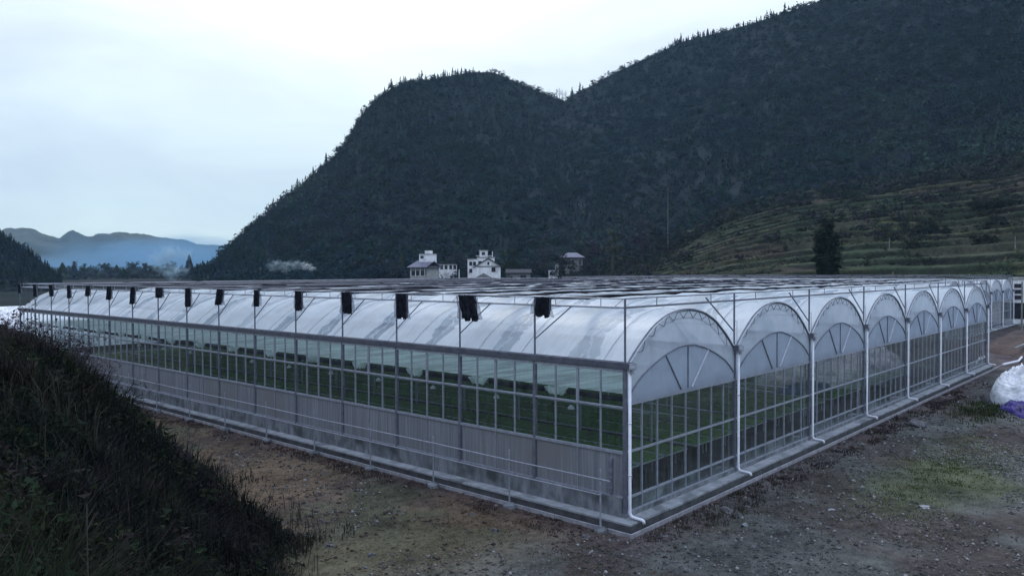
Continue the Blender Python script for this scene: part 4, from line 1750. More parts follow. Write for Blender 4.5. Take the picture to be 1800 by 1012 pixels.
# terrace row
r = house_root("row_of_rooms", "low white row of rooms between the tiered and the white house", 788, 305, 3.0)
MB().box(-3.6, 3.4, 0, 6, 0, 8.2).build("wall", M['whitewall'], r)
MB().box(-3.9, 3.7, -.5, 6.3, 8.2, 8.5).build("roof", M['tiledark'], r)
for x in (-3.0, -1.3, .5, 2.1):
    win(r, x, x + .9, 0, 6.3, 7.7, 'tiledark')
# hip-roofed house on the right
r = house_root("grey_house", "grey two-storey house with a pale hipped roof beside tall dark trees", 1006, 300, 4.2)
MB().box(-3.3, 4.0, 0, 8, 0, 9.2).build("wall", M['drabwall'], r)
rf = MB()
hip(rf, -5.0, 4.8, -1.1, 9.0, 9.2, 11.3, 3.5)
rf.build("roof", M['tile'], r)
win(r, 2.6, 3.5, 0, 6.6, 8.2)
win(r, -1.5, .8, 0, 6.6, 8.3)
win(r, -1.2, .2, 0, 3.0, 4.4)
r = house_root("white_outbuilding", "small stepped white outbuilding left of the grey hip-roofed house", 973, 297, 3.6, cat="outbuilding")
MB().box(-1.9, .6, 0, 4, 0, 5.0).build("wall", M['whitewall'], r)
MB().box(.61, 2.0, .5, 4, 0, 7.3).build("wall", M['greywall'], r)
MB().box(-2.1, .6, -.2, 4.2, 5.0, 5.25).box(.61, 2.2, .3, 4.2, 7.3, 7.55).build("roof", M['tile'], r)
win(r, -1.4, -.6, 0, 3.2, 4.2, 'tiledark')
r = house_root("long_shed", "low dark-roofed shed right of the white gabled house", 912, 280, 1.9, cat="shed")
MB().box(-4.4, 4.2, 0, 5, 0, 5.6).build("wall", M['drabwall'], r)
rf = MB()
rf.prism([(-.6, 5.6), (5.6, 5.6), (5.6, 5.9), (2.5, 7.2), (-.6, 5.9)], 0, -4.8, 4.6)
rf.build("roof", M['tiledark'], r)
win(r, -3.4, -2.2, 0, 3.6, 4.8)
MB().box(.5, 2.6, -.05, -.004, 2.5, 5.0).build("door", M['window'], r)

# white block at the right edge
r = house_root("pump_house", "white block building with a dark lower opening at the yard's far end", 1787, 143, -.2, cat="building")
MB().box(-.9, 3.4, 0, 5, 0, 7.0).build("wall", M['whitewall'], r)
MB().box(-1.1, 3.6, -.2, 5.2, 7.0, 7.3).build("roof", M['greywall'], r)
for z in (4.0, 4.9, 5.8):
    win(r, -.2, .6, 0, z, z + .45, 'tiledark')
    win(r, 1.5, 2.2, 0, z, z + .45, 'tiledark')
MB().box(-.6, 1.2, -.06, -.004, .9, 3.4).build("door", M['window'], r)
MB().box(-.95, 3.45, -1.2, -.11, -.1, .25).build("step", M['ledge'], r)


def pole(px, D, h, label, r=.11, arm=True, mat='polewood', group=None):
    p = at(px, 480, D)
    root = empty("utility_pole", (p[0], p[1], terr_z(p)))
    tag(root, label, "pole", group)
    MB().tube([(0, 0, -.4), (0, 0, h)], [r, r * .65], 8).build("shaft", M[mat], root)
    if arm:
        a = MB()
        a.box(-.7, .7, -.05, .05, h - .6, h - .5)
        for x in (-.6, 0, .6):
            a.lathe([(.05, 0), (.06, .06), (.03, .12)], (x, 0, h - .5), 6)
        a.build("crossarm", M['steel'], root)


pole(1797, 108, 7.2, "pale greenish pole beside the white block building", .12, False)
pole(807, 235, 8.1, "short white pole standing between the tiered and the white house", .2, False, 'whitewall')
pole(504, 300, 8.6, "thin utility pole below the smoke at the foot of the big hill", .12)
pole(458, 330, 8.4, "thin utility pole left of the smoke at the hill foot", .12)
pole(1563, 214, 3.6, "pale pole among the lower terraces right of the dark cypress", .13, False)
pole(1784, 205, 3.4, "short pale pole on the lower terraces near the right edge", .13, False)
pole(1174, 330, 27, "tall thin pale pole against the forest above the left end of the terraces", .15, False)

# hedgerows and copses far across the valley
def copses():
    rng = np.random.default_rng(44)
    n = 5200
    D = 520 + 1450 * rng.random(n) ** 1.1
    az = px_az(-140 + 620 * rng.random(n))
    x, y = CAM[0] + np.sin(az) * D, CAM[1] + np.cos(az) * D
    k = fbm(x / 110, y / 60, 461, 4) > .50
    x, y, D = x[k], y[k], D[k]
    n = len(x)
    h = 2.0 + 4.5 * rng.random(n) ** 1.8
    V, C = broad_arrays(np.stack([x, y, ground_z(x, y) - .5], -1), h, h * (.45 + .3 * rng.random(n)), PAL[rng.integers(0, 6, n)] * 1.2, 22, rng, leaf=.42)
    o = tri_obj("valley_woods", V, C, M['leaf'])
    tag(o, "hedges and copses spread over the hazy valley floor", "woods", kind='stuff')


copses()

# ------------------------------------------------------------------ trees standing on their own
DG, BG, PG, OL = (0.030, 0.044, 0.032), (0.030, 0.040, 0.050), (0.045, 0.040, 0.055), (0.055, 0.062, 0.030)
def column_tree(px, D, h, r, tint, label, seed):
    p = at(px, 480, D)
    root = empty("cypress_tree", (p[0], p[1], terr_z(p)))
    tag(root, label, "tree")
    rng = np.random.default_rng(seed)
    nC = 40
    t = rng.random(nC)
    t[:6] = (.08, .25, .45, .65, .82, .95)
    w = r * np.interp(t, [0, .2, .55, .85, 1], [.75, 1, .95, .75, .3])
    a = rng.random(nC) * 6.28
    cen = np.stack([np.cos(a) * w * .45, np.sin(a) * w * .45, h * (.06 + .86 * t)], -1)
    rr = w * (.55 + .25 * rng.random(nC))
    V, C = broad_arrays(cen - np.stack([0 * rr, 0 * rr, rr], -1), rr * 2.0, rr, np.array([tint]) * (.7 + .6 * rng.random((nC, 1))), 130, rng, leaf=.2)
    tri_obj("crown", V, C, M['leaf'], root)
    trunk_mesh(h * .8, .02 * h, parent=root)


column_tree(1452, 172, 14.8, 2.9, (0.014, 0.024, 0.017), "dense dark tree like a column in front of the terraced fields", 3)
GRP = "dark trees at the foot of the forested hill"
GL = "dark full-crowned tree at the hill foot round the village houses"
for i, (px, D, h, r_, kd, tn) in enumerate(((688, 300, 12, 3.6, 'broad', BG), (706, 312, 15, 3.2, 'conifer', DG), (800, 320, 13, 4.0, 'broad', PG),
                                            (818, 300, 11, 3.4, 'broad', BG), (893, 310, 17, 4.2, 'broad', DG), (936, 305, 14, 3.8, 'broad', BG), (952, 312, 17, 4.4, 'broad', PG),
                                            (1030, 318, 19, 4.8, 'broad', BG), (1052, 312, 15, 4.4, 'broad', PG), (1102, 318, 20, 5.4, 'broad', BG),
                                            (1128, 322, 16, 4.6, 'broad', PG), (640, 320, 11, 4, 'broad', PG), (610, 330, 10, 4, 'broad', BG), (1150, 326, 14, 4.5, 'broad', BG),
                                            (664, 318, 12, 3.8, 'broad', DG), (1016, 322, 17, 4.4, 'conifer', DG))):
    tree("broadleaf_tree" if kd == 'broad' else "conifer_tree", px, D, h, r_, kd, tn, GL, GRP, K=520, seed=20 + i)
tree("olive_tree", 991, 290, 11, 3.0, 'broad', (0.026, 0.03, 0.034), "dark tree standing against the front of the grey hip-roofed house", K=520, seed=61)
tree("plumed_tree", 1077, 296, 18.5, 3.6, 'broad', OL, "tall loose olive-green tree right of the grey hip-roofed house", K=420, seed=62)
tree("pine_tree", 333, 520, 15.5, 4.2, 'conifer', (0.028, 0.036, 0.05), "lone dark conifer in the valley right of the smoke", K=300, seed=63)
VG = "trees scattered over the valley floor"
for i, (px, D, h) in enumerate(((110, 560, 13), (128, 700, 12), (150, 620, 10), (186, 760, 13), (205, 640, 11), (236, 820, 14), (262, 640, 12), (300, 900, 14),
                                (352, 640, 12), (378, 520, 12), (392, 600, 16), (410, 480, 10), (430, 430, 9), (448, 470, 12), (560, 345, 8), (586, 340, 10), (225, 560, 9), (280, 540, 9))):
    tree("valley_tree", px, D, h * .8, h * .34, 'broad' if i % 4 else 'conifer', BG if i % 2 else DG, "small dark tree on the hazy valley floor at the left", VG, K=700, seed=80 + i)
BGRP = "bushes along the foot of the terraces"
for i in range(26):
    px = 1395 + i * 17 + 6 * math.sin(i * 2.3)
    if abs(px - 1452) < 16:
        continue
    bush("bush", px, 163 + 7 * math.sin(i * 1.7), 3.6 + 1.6 * abs(math.sin(i * 3.1)) + max(0, (px - 1700) / 60), 3.0 + .8 * math.sin(i), (0.026, 0.036, 0.026) if i % 3 else (0.034, 0.038, 0.046),
         "dark bush in the hedge-like row behind the greenhouse roofs", BGRP, K=420, seed=300 + i)
TG = "shrubs on the terraces"
tr = np.random.default_rng(5)
for i in range(230):
    px = 1130 + tr.random() * 690
    D = 205 + 132 * tr.random() ** .6
    bush("shrub", px, D, (1.2 + 2.6 * tr.random() ** 2) * (1.5 if D > 318 else 1), 1.4 + 3.4 * tr.random() ** 2, [(0.016, 0.024, 0.019), (0.04, 0.042, 0.03), (0.032, 0.028, 0.036), (0.014, 0.020, 0.018)][i % 4],
         "rounded shrub growing on the grassy terraces", TG, K=150, seed=400 + i)
bush("dry_bush", 1125, 172, 5.2, 5.0, (0.075, 0.06, 0.055), "straw-coloured dry bush at the left foot of the terraces", K=500, seed=501)
bush("dry_bush", 1155, 170, 4.4, 4.0, (0.10, 0.08, 0.075), "pale pinkish dry bush beside the straw-coloured one", K=420, seed=502)
bush("dark_bush", 1758, 270, 5.0, 7.0, (0.016, 0.022, 0.016), "wide dark bush high on the right-hand terraces", K=600, seed=503)
bush("dark_bush", 1625, 250, 3.4, 5.5, (0.016, 0.022, 0.018), "wide dark bush in the middle of the terraces", K=500, seed=504)


HG = "dark bushes round the village houses"
for i, (px, D, h, r_) in enumerate(((1012, 288, 6.0, 3.2), (1026, 292, 6.5, 3.4), (1000, 286, 5.0, 2.8), (985, 285, 5.2, 2.8), (955, 285, 5.0, 3.0), (930, 272, 4.6, 3.0), (893, 262, 7.4, 2.4), (927, 268, 7.2, 2.6), (996, 284, 8.6, 3.0), (1018, 284, 7.6, 2.8), (826, 262, 5.2, 2.6),
                                    (790, 268, 5.6, 3.2), (775, 262, 4.6, 2.4), (716, 268, 5.4, 2.8), (700, 275, 6, 3.2), (660, 285, 6, 4), (880, 255, 4.5, 2.0))):
    bush("bush", px, D, h, r_, BG if i % 2 else (0.026, 0.03, 0.03), "dark leafy bush crowding the foot of the village houses", HG, K=360, seed=700 + i)


def bare_tree(px, D, z, h, label, seed, group=None, name="bare_tree"):
    p = at(px, 480, D)
    root = empty(name, (p[0], p[1], z))
    tag(root, label, "tree", group)
    rng = random.Random(seed)
    tr_, br = MB(), MB()
    tr_.tube([(0, 0, -.5), (0.1, 0, h * .5), (0, 0.1, h)], [.028 * h, .016 * h, .004 * h], 6)
    for k in range(26):
        z0 = h * (.25 + .7 * rng.random())
        a = rng.random() * 6.28
        l = h * .30 * (1.15 - z0 / h)
        e = (math.cos(a) * l, math.sin(a) * l, z0 + l * .8)
        br.tube([(0.05, 0.05, z0), e], [.006 * h, .003 * h], 4)
        for q in range(3):
            b = a + rng.uniform(-.9, .9)
            s = rng.uniform(.4, .9)
            st = (e[0] * s, e[1] * s, z0 + l * .8 * s)
            br.tube([st, (st[0] + math.cos(b) * l * .4, st[1] + math.sin(b) * l * .4, st[2] + l * .4)], [.003 * h, .002 * h], 3)
    tr_.build("trunk", M['twig'], root)
    br.build("branches", M['twig'], root)


def ridge_z(px):
    return float(m_ridge(np.array([float(px)]))[1][0])


for i, px in enumerate((979, 984, 989, 995)):
    bare_tree(px, float(RIDGE_D(px)), ridge_z(px), 10.5 - 1.2 * abs(i - 1.2), "thin bare tree standing in the saddle between the two hilltops", 31 + i, "bare trees in the saddle")


# ------------------------------------------------------------------ ground cover
def blades(P, H, W, lean, tint, rng, seg=2):
    """tapering grass blades: P (N,3)"""
    N = len(P)
    a = rng.random(N) * 2 * math.pi
    ld = np.stack([np.cos(a), np.sin(a)], -1) * (lean * H)[:, None]
    b = a + math.pi / 2 + rng.normal(size=N) * 0.5
    wd = np.stack([np.cos(b), np.sin(b), 0 * b], -1) * W[:, None]
    mid = P + np.concatenate([ld * 0.3, (H * 0.6)[:, None]], -1)
    tip = P + np.concatenate([ld, (H * (1.0 - 0.25 * lean))[:, None]], -1)
    V = np.stack([P - wd, P + wd, mid + wd * .7, P - wd, mid + wd * .7, mid - wd * .7, mid - wd * .7, mid + wd * .7, tip], 1)
    C = np.broadcast_to((tint * (0.7 + 0.6 * rng.random((N, 1))))[:, None, :], (N, 9, 3))
    return V.reshape(-1, 3), C.reshape(-1, 3)


def on_ground(n, D0, D1, px0, px1, rng, power=1.0):
    D = D0 + (D1 - D0) * rng.random(n) ** power
    az = px_az(px0 + (px1 - px0) * rng.random(n))
    x, y = CAM[0] + np.sin(az) * D, CAM[1] + np.cos(az) * D
    return x, y


def clear(x, y):
    """not on the greenhouse, its ledge or drain"""
    return ~((x > -.95) & (x < 58) & (y > -.95) & (y < 65))


# the weedy bank in front of the view point
rng = np.random.default_rng(77)
Vs, Cs = [], []
x, y = on_ground(170000, 3.0, 62, -90, 620, rng, 1.6)
s = bank_s(x, y)
keep = (s > -0.6 - 2.2 * rng.random(len(x)) ** 2.5) & (y < 75) & clear(x, y) & (fbm(x * .6, y * .6, 401, 3) + .25 * np.clip(s, -1, 1) > .42)
x, y, s = x[keep], y[keep], s[keep]
z = ground_z(x, y)
D, _ = rect_to_polar(x, y)
n = len(x)
pn = fbm(x * .35, y * .35, 405, 3) + .10 * (D < 9)
tint = np.where((pn > .56)[:, None], np.array([.020, .026, .014]), np.where((pn < .42)[:, None], np.array([.020, .018, .022]), np.array([.013, .019, .015])))
tint = tint * (0.55 + 0.6 * rng.random((n, 1)))
pale = rng.random(n) < .012
tint[pale] = (.06, .055, .045)
dead = ((fbm(x * .9, y * .9, 419, 3) > .58) & (rng.random(n) < .6))[:, None]
tint = np.where(dead, np.array([.048, .038, .030]) * (.5 + .7 * rng.random((n, 1))), tint)
sk = sstep(1.6, -.7, s)[:, None]
tint = tint * (1 - sk) + np.array([.068, .056, .042]) * (.4 + .7 * rng.random((n, 1))) * sk
V, C = blades(np.stack([x, y, z - .03], -1), (.14 + .62 * rng.random(n) ** 2.5) * (.40 + .6 * sstep(-.5, 2, s)) * (.45 + 1.25 * sstep(.35, .65, fbm(x * .55, y * .55, 413, 3))), .0035 + .0007 * D, .25 + .6 * rng.random(n), tint, rng)
Vs.append(V)
Cs.append(C)
# leafy clumps among the blades
x, y = on_ground(11000, 3.5, 60, -90, 600, rng, 1.4)
s = bank_s(x, y)
keep = (s > 0.7 * rng.random(len(x))) & (y < 75) & clear(x, y) & (fbm(x * .5, y * .5, 417, 3) > .44)
x, y, s = x[keep], y[keep], s[keep]
n = len(x)
pn = fbm(x * .3, y * .3, 409, 3)
tint = np.where((pn > .50)[:, None], np.array([.018, .028, .018]), np.array([.020, .019, .022]))
D, _ = rect_to_polar(x, y)
V, C = broad_arrays(np.stack([x, y, ground_z(x, y) - .1], -1), .22 + .4 * rng.random(n), .20 + .25 * rng.random(n), tint * (0.6 + .6 * rng.random((n, 1))), 30, rng, size=.010 + .0016 * D)
Vs.append(V)
Cs.append(C)
# broad-leaved weeds and dead stalks standing out of the grass
x, y = on_ground(1700, 4.0, 34, -90, 560, rng, 1.2)
s = bank_s(x, y)
keep = (s > -.3) & clear(x, y) & (fbm(x * .4, y * .4, 425, 3) > .50)
x, y = x[keep], y[keep]
n = len(x)
D, _ = rect_to_polar(x, y)
V, C = broad_arrays(np.stack([x, y, ground_z(x, y)], -1), .35 + .5 * rng.random(n), .22 + .22 * rng.random(n), np.array([(.030, .044, .024), (.038, .040, .022), (.040, .030, .030)])[rng.integers(0, 3, n)],
                    34, rng, size=.022 + .0016 * D)
Vs.append(V)
Cs.append(C)
x, y = on_ground(2600, 4.0, 36, -90, 600, rng, 1.1)
s = bank_s(x, y)
keep = (s > -1.4) & clear(x, y)
x, y = x[keep], y[keep]
n = len(x)
D, _ = rect_to_polar(x, y)
V, C = blades(np.stack([x, y, ground_z(x, y)], -1), .45 + .65 * rng.random(n), .003 + .0004 * D, .1 + .7 * rng.random(n), np.array([.070, .060, .046]) * (.5 + .6 * rng.random((n, 1))), rng)
Vs.append(V)
Cs.append(C)
o = tri_obj("undergrowth", np.vstack(Vs), np.vstack(Cs) * np.array([.62, .72, .74]), M['plant'])
tag(o, "dark tangled weeds covering the bank at the lower left", "undergrowth", kind='stuff')


# bare shrubs along the top of the bank and at its foot
def bare_shrub(x, y, h, label, seed, group=None, spread=.55, mat='twig', lean=(0, 0), leaves=True):
    root = empty("bare_shrub", (x, y, zat(x, y)))
    tag(root, label, "shrub", group)
    rg = random.Random(seed)
    st, tw = MB(), MB()
    tips = []
    for k in range(8):
        a = rg.random() * 6.28
        l = h * rg.uniform(.6, 1.0)
        sx, sy = math.cos(a) * spread * l * rg.random() + lean[0] * l, math.sin(a) * spread * l * rg.random() + lean[1] * l
        pts = [(0, 0, -.1), (sx * .3, sy * .3, l * .4), (sx * .7, sy * .7, l * .75), (sx, sy, l)]
        st.tube(pts, [.022 * h / 2, .016 * h / 2, .010 * h / 2, .004 * h / 2], 5)
        for q in range(9):
            t = rg.uniform(.25, 1.0)
            p = (sx * t, sy * t, l * t)
            b = rg.random() * 6.28
            m = l * rg.uniform(.12, .32)
            e = (p[0] + math.cos(b) * m * .7, p[1] + math.sin(b) * m * .7, p[2] + m * .6)
            tw.tube([p, e], [.006 * h / 2, .003 * h / 2], 4)
            tips.append(e)
            for _ in range(2):
                c = b + rg.uniform(-1, 1)
                e2 = (e[0] + math.cos(c) * m * .5, e[1] + math.sin(c) * m * .5, e[2] + m * .35)
                tw.tube([e, e2], [.004 * h / 2, .002 * h / 2], 3)
                tips.append(e2)
    st.build("stem", M[mat], root)
    tw.build("twigs", M[mat], root)
    if leaves:
        rn = np.random.default_rng(seed)
        T = np.array(tips)
        T = np.repeat(T, 2, axis=0) + rn.normal(size=(2 * len(T), 3)) * .05
        T = T[rn.random(len(T)) < .6]
        off = rn.normal(size=(len(T), 3, 3)) * .03
        V = (T[:, None, :] + off).reshape(-1, 3)
        C = np.repeat(np.array([[.034, .028, .036]]) * (.6 + .8 * rn.random((len(T), 1))), 3, axis=0)
        tri_obj("leaves", V, C, M['plant'], root)


SG = "dark shrubs on top of the bank"
SL = "dark straggly shrub on the crest of the weedy bank at the left"
for i, (px, D, h) in enumerate(((6, 27, 1.25), (30, 29, 1.15), (58, 27, 1.0), (84, 30, 1.25), (110, 29, 1.35), (136, 30, 1.6), (160, 31, 1.7), (14, 24, .8), (70, 23, .8), (120, 25, 1.0))):
    p = at(px, 500, D)
    bare_shrub(p[0], p[1], h, SL, 60 + i, SG, lean=(.25, -.15))
for i, (px, D, h, lb) in enumerate(((196, 31, 1.9, "leaning bare shrub whose branches cross the greenhouse's far windows"),
                                    (222, 33, 1.9, "low bare shrub below the leaning one at the bank's edge"),
                                    (322, 24, 1.3, "thorny bare shrub at the edge of the brown earth strip"),
                                    (372, 21, 1.1, "small dry shrub at the bank foot amid dead leaves"),
                                    (430, 18.5, .9, "reddish dry shrub near the bottom of the bank slope"))):
    p = at(px, 500, D)
    bare_shrub(p[0], p[1], h, lb, 90 + i, lean=(.45, -.25) if i < 2 else (.1, 0), leaves=i < 2)


def stalk(px, D, h, lean, label, seed):
    p = at(px, 900, D)
    root = empty("dry_stalk", (p[0], p[1], zat(p[0], p[1])))
    tag(root, label, "stalk")
    rg = random.Random(seed)
    m = MB()
    m.tube([(0, 0, -.05), (lean[0] * .4, lean[1] * .4, h * .5), (lean[0], lean[1], h)], [.009, .007, .003], 5)
    m.build("stem", M['straw'], root)
    m = MB()
    for k in range(7):
        t = .5 + .07 * k
        a = rg.random() * 6
        m.tube([(lean[0] * t, lean[1] * t, h * t), (lean[0] * t + math.cos(a) * .07, lean[1] * t + math.sin(a) * .07, h * t + .10)], [.003, .0015], 3)
    m.build("twigs", M['straw'], root)


stalk(152, 6.5, 1.25, (.02, .05), "tall pale dry stalk standing in the dark weeds at the lower left", 3)
stalk(400, 9.0, .9, (.25, -.12), "slanting pale stalk low in the weeds near the photo's bottom edge", 4)
stalk(700, 17.2, .75, (.3, .12), "thin pale dry stalk leaning over the bare brown earth", 5)

# dead leaves and straw on the brown strip
rng = np.random.default_rng(81)
x, y = on_ground(42000, 10, 60, 150, 1180, rng, 1.2)
s = bank_s(x, y)
keep = (s < .6) & (x < .5) & clear(x, y) & (fbm(x * .7, y * .7, 421, 3) > .43)
x, y = x[keep], y[keep]
n = len(x)
D, _ = rect_to_polar(x, y)
z = ground_z(x, y) + .012
c0 = np.array([(.115, .082, .055), (.075, .05, .045), (.155, .125, .095), (.045, .036, .04), (.09, .07, .075)])[rng.integers(0, 5, n)]
off = rng.normal(size=(n, 3, 3)) * np.array([1, 1, .30]) * ((.020 + .0010 * D) * (.6 + .9 * rng.random(n) ** 2))[:, None, None]
V = np.stack([x, y, z], -1)[:, None, :] + off
o = tri_obj("leaf_litter", V.reshape(-1, 3), np.repeat(c0 * (.6 + .7 * rng.random((n, 1))), 3, axis=0), M['plant'])
tag(o, "dead leaves and straw on the brown earth beside the railing", "leaf litter", kind='stuff')

# grass tufts and weeds on the yard and along the kerbs
Vs, Cs = [], []


def tufts(x, y, hmin, hmax, cols, per=9, spread=.10):
    n = len(x)
    px_, py_ = np.repeat(x, per) + rng.normal(size=n * per) * spread, np.repeat(y, per) + rng.normal(size=n * per) * spread
    k = clear(px_, py_)
    ci = np.repeat(rng.integers(0, len(cols), n), per)[k]
    px_, py_ = px_[k], py_[k]
    D_, _ = rect_to_polar(px_, py_)
    V_, C_ = blades(np.stack([px_, py_, ground_z(px_, py_) - .01], -1), hmin + (hmax - hmin) * rng.random(len(px_)) ** 2, .004 + .0004 * D_, .3 + .7 * rng.random(len(px_)),
                    np.array(cols)[ci], rng)
    Vs.append(V_)
    Cs.append(C_)


x, y = on_ground(3600, 9, 60, 420, 1820, rng, 1.2)
k = clear(x, y) & (bank_s(x, y) < .3) & (fbm(x * .35, y * .35, 431, 4) > .50)
tufts(x[k], y[k], .03, .13, [(.075, .082, .045), (.09, .085, .055), (.07, .066, .055)], 8, .12)
x, y = rng.uniform(-.6, 40, 900), rng.uniform(-2.4, -.95, 900)
k = fbm(x * .8, y * .8, 433, 3) > .47
tufts(x[k], y[k], .05, .22, [(.05, .034, .045), (.04, .034, .04), (.05, .05, .03)], 9, .10)
x, y = rng.uniform(-2.2, -.95, 700), rng.uniform(-1, 45, 700)
k = fbm(x * .8, y * .8, 435, 3) > .50
tufts(x[k], y[k], .05, .18, [(.055, .036, .04), (.05, .042, .03), (.04, .034, .034)], 9, .10)
x, y = rng.normal(14, 5, 700), rng.normal(-6.4, 1.2, 700)
tufts(x, y, .03, .10, [(.07, .085, .026), (.055, .07, .025)], 9, .15)
x, y = rng.normal(33, 2.5, 260), rng.normal(-4.6, .8, 260)
tufts(x, y, .08, .35, [(.045, .062, .025), (.03, .038, .022)], 9, .2)
o = tri_obj("grass", np.vstack(Vs), np.vstack(Cs), M['plant'])
tag(o, "sparse grass and weeds on the bare yard", "grass", kind='stuff')

# tufts and ragged edges on the terraces
rng = np.random.default_rng(83)
n = 30000
ii, jj = rng.integers(0, TV.shape[0] - 60, n), rng.integers(0, TV.shape[1] - 3, n)
edge = TFR[ii, jj]
k = ((edge > .55) & (edge < .80)) | (rng.random(n) < .35)
k = k & (fbm(TV[ii, jj, 0] / 14, TV[ii, jj, 1] / 14, 447, 3) > .47)
P = TV[ii[k], jj[k]] + rng.normal(size=(k.sum(), 3)) * np.array([.5, .5, 0])
n = len(P)
pn = fbm(P[:, 0] / 18, P[:, 1] / 18, 441, 3)
tint = np.where((pn > .55)[:, None], np.array([.085, .082, .045]), np.where((pn < .42)[:, None], np.array([.028, .034, .026]), np.array([.055, .066, .044])))
V, C = broad_arrays(P - [0, 0, .25], .35 + .6 * rng.random(n), .35 + .6 * rng.random(n), tint * (.6 + .7 * rng.random((n, 1))), 9, rng, leaf=.34)
o = tri_obj("terrace_grass", V, C, M['leaf'])
tag(o, "rough grass in ragged lines along the terrace edges", "grass", kind='stuff')


# scrub where the terraces run up into the forest
rng = np.random.default_rng(87)
n = 9000
ii, jj = rng.integers(20, TV.shape[0] - 60, n), (TV.shape[1] - 3 - (TV.shape[1] - 3) * .62 * rng.random(n) ** 2.2).astype(int)
P = TV[ii, jj]
up = jj / TV.shape[1]
left = sstep(1270, 1120, TPX[ii])
k = .22 * left + fbm(P[:, 0] / 26, P[:, 1] / 26, 471, 4) + .55 * sstep(.72, 1.0, up) > .60
P, up = P[k] + rng.normal(size=(k.sum(), 3)) * np.array([.8, .8, 0]), up[k]
n = len(P)
h = (.8 + 2.6 * rng.random(n) ** 2) * (.7 + 1.1 * sstep(.8, 1.0, up))
V, C = broad_arrays(P - [0, 0, .3], h, h * (.5 + .3 * rng.random(n)), np.array([(.020, .034, .026), (.03, .04, .034), (.034, .03, .04), (.05, .058, .045), (.018, .027, .026)])[rng.integers(0, 5, n)], 30, rng, leaf=.28)
o = tri_obj("scrub", V, C, M['leaf'])
tag(o, "low scrub between the upper terraces and the forest edge", "scrub", kind='stuff')


# gravel
def rocks(P, R, tint, rng):
    N = len(P)
    base = np.array([(1, 0, 0), (0, 1, 0), (-1, 0, 0), (0, -1, 0), (0, 0, .75), (0, 0, -.5)], float)
    V = base[None] * (0.65 + 0.6 * rng.random((N, 6, 1))) * R[:, None, None] + rng.normal(size=(N, 6, 3)) * (R * .12)[:, None, None]
    a = rng.random(N) * 6.28
    c, s_ = np.cos(a)[:, None], np.sin(a)[:, None]
    V = np.stack([V[..., 0] * c - V[..., 1] * s_, V[..., 0] * s_ + V[..., 1] * c, V[..., 2]], -1) + P[:, None, :]
    f = np.array([(0, 1, 4), (1, 2, 4), (2, 3, 4), (3, 0, 4), (1, 0, 5), (2, 1, 5), (3, 2, 5), (0, 3, 5)])
    F = (np.arange(N)[:, None, None] * 6 + f[None]).reshape(-1, 3)
    return V.reshape(-1, 3), F, np.repeat(tint, 6, axis=0)


rng = np.random.default_rng(85)
x, y = on_ground(52000, 9, 70, 380, 1850, rng, 1.3)
k = clear(x, y) & (bank_s(x, y) < 0) & (fbm(x * .4, y * .4, 451, 4) + .12 * (y + .3 * x < 1) > .52)
x, y = x[k], y[k]
n = len(x)
R = .012 + .060 * rng.random(n) ** 6 + .0007 * rect_to_polar(x, y)[0]
tint = np.array([.145, .145, .148]) * (.45 + 1.7 * rng.random((n, 1)) ** 4)
# clods of loose brown soil thrown up beside the drain and on the brown strip
cx_ = np.concatenate([rng.uniform(-1.0, 46, 1500), -.85 - 1.5 * rng.random(1300) ** 1.5, rng.uniform(-9, -1, 1600)])
cy_2 = np.concatenate([-.85 - 1.5 * rng.random(1500) ** 1.5, rng.uniform(-1, 46, 1300), rng.uniform(-3, 30, 1600)])
kk = clear(cx_, cy_2) & (bank_s(cx_, cy_2) < .2) & (fbm(cx_ * .7, cy_2 * .7, 457, 3) > .46)
cx_, cy_2 = cx_[kk], cy_2[kk]
x, y = np.concatenate([x, cx_]), np.concatenate([y, cy_2])
R = np.concatenate([R, .02 + .075 * rng.random(len(cx_)) ** 3])
tint = np.vstack([tint, np.array([.072, .052, .048]) * (.6 + .8 * rng.random((len(cx_), 1)))])
V, F, C = rocks(np.stack([x, y, ground_z(x, y) + R * .2], -1), R, tint, rng)
o = np_mesh("gravel", V, F, M['gravel'], tint=C)
tag(o, "loose gravel and small stones strewn over the yard", "gravel", kind='stuff')


def stone(px, py, r, label, seed, group=None, squash=.6, mat='stone'):
    p = at(px, py, 10)
    d = ray(px, py)
    p = CAM + d * ((-.25 - CAM[2]) / d[2])
    bm = bpy.data.meshes.new("stone")
    import bmesh
    b = bmesh.new()
    bmesh.ops.create_icosphere(b, subdivisions=3, radius=1.0)
    rn = random.Random(seed)
    ph = [rn.uniform(0, 6) for _ in range(6)]
    for v in b.verts:
        c = v.co.copy()
        k = 1 + .20 * math.sin(3 * c.x + ph[0]) * math.sin(2.5 * c.y + ph[1]) + .14 * math.sin(5 * c.z + ph[2] + 3 * c.x) + .08 * math.sin(7 * c.y + ph[3])
        # broken flat facets
        for q in range(3):
            nx, ny, nz_ = math.cos(ph[q] * 2), math.sin(ph[q] * 2), .3 * math.cos(ph[q + 3])
            dd = (c.x * nx + c.y * ny + c.z * nz_)
            if dd > .62:
                c -= Vector((nx, ny, nz_)) * (dd - .62)
        v.co = Vector((c.x * k * r * 1.25, c.y * k * r, c.z * k * r * squash))
    b.to_mesh(bm)
    b.free()
    o = link_mesh("stone", bm, M[mat])
    o.location = (p[0], p[1], zat(p[0], p[1]) + r * squash * .35)
    o.rotation_euler = (0, 0, rn.uniform(0, 6))
    tag(o, label, "stone", group)


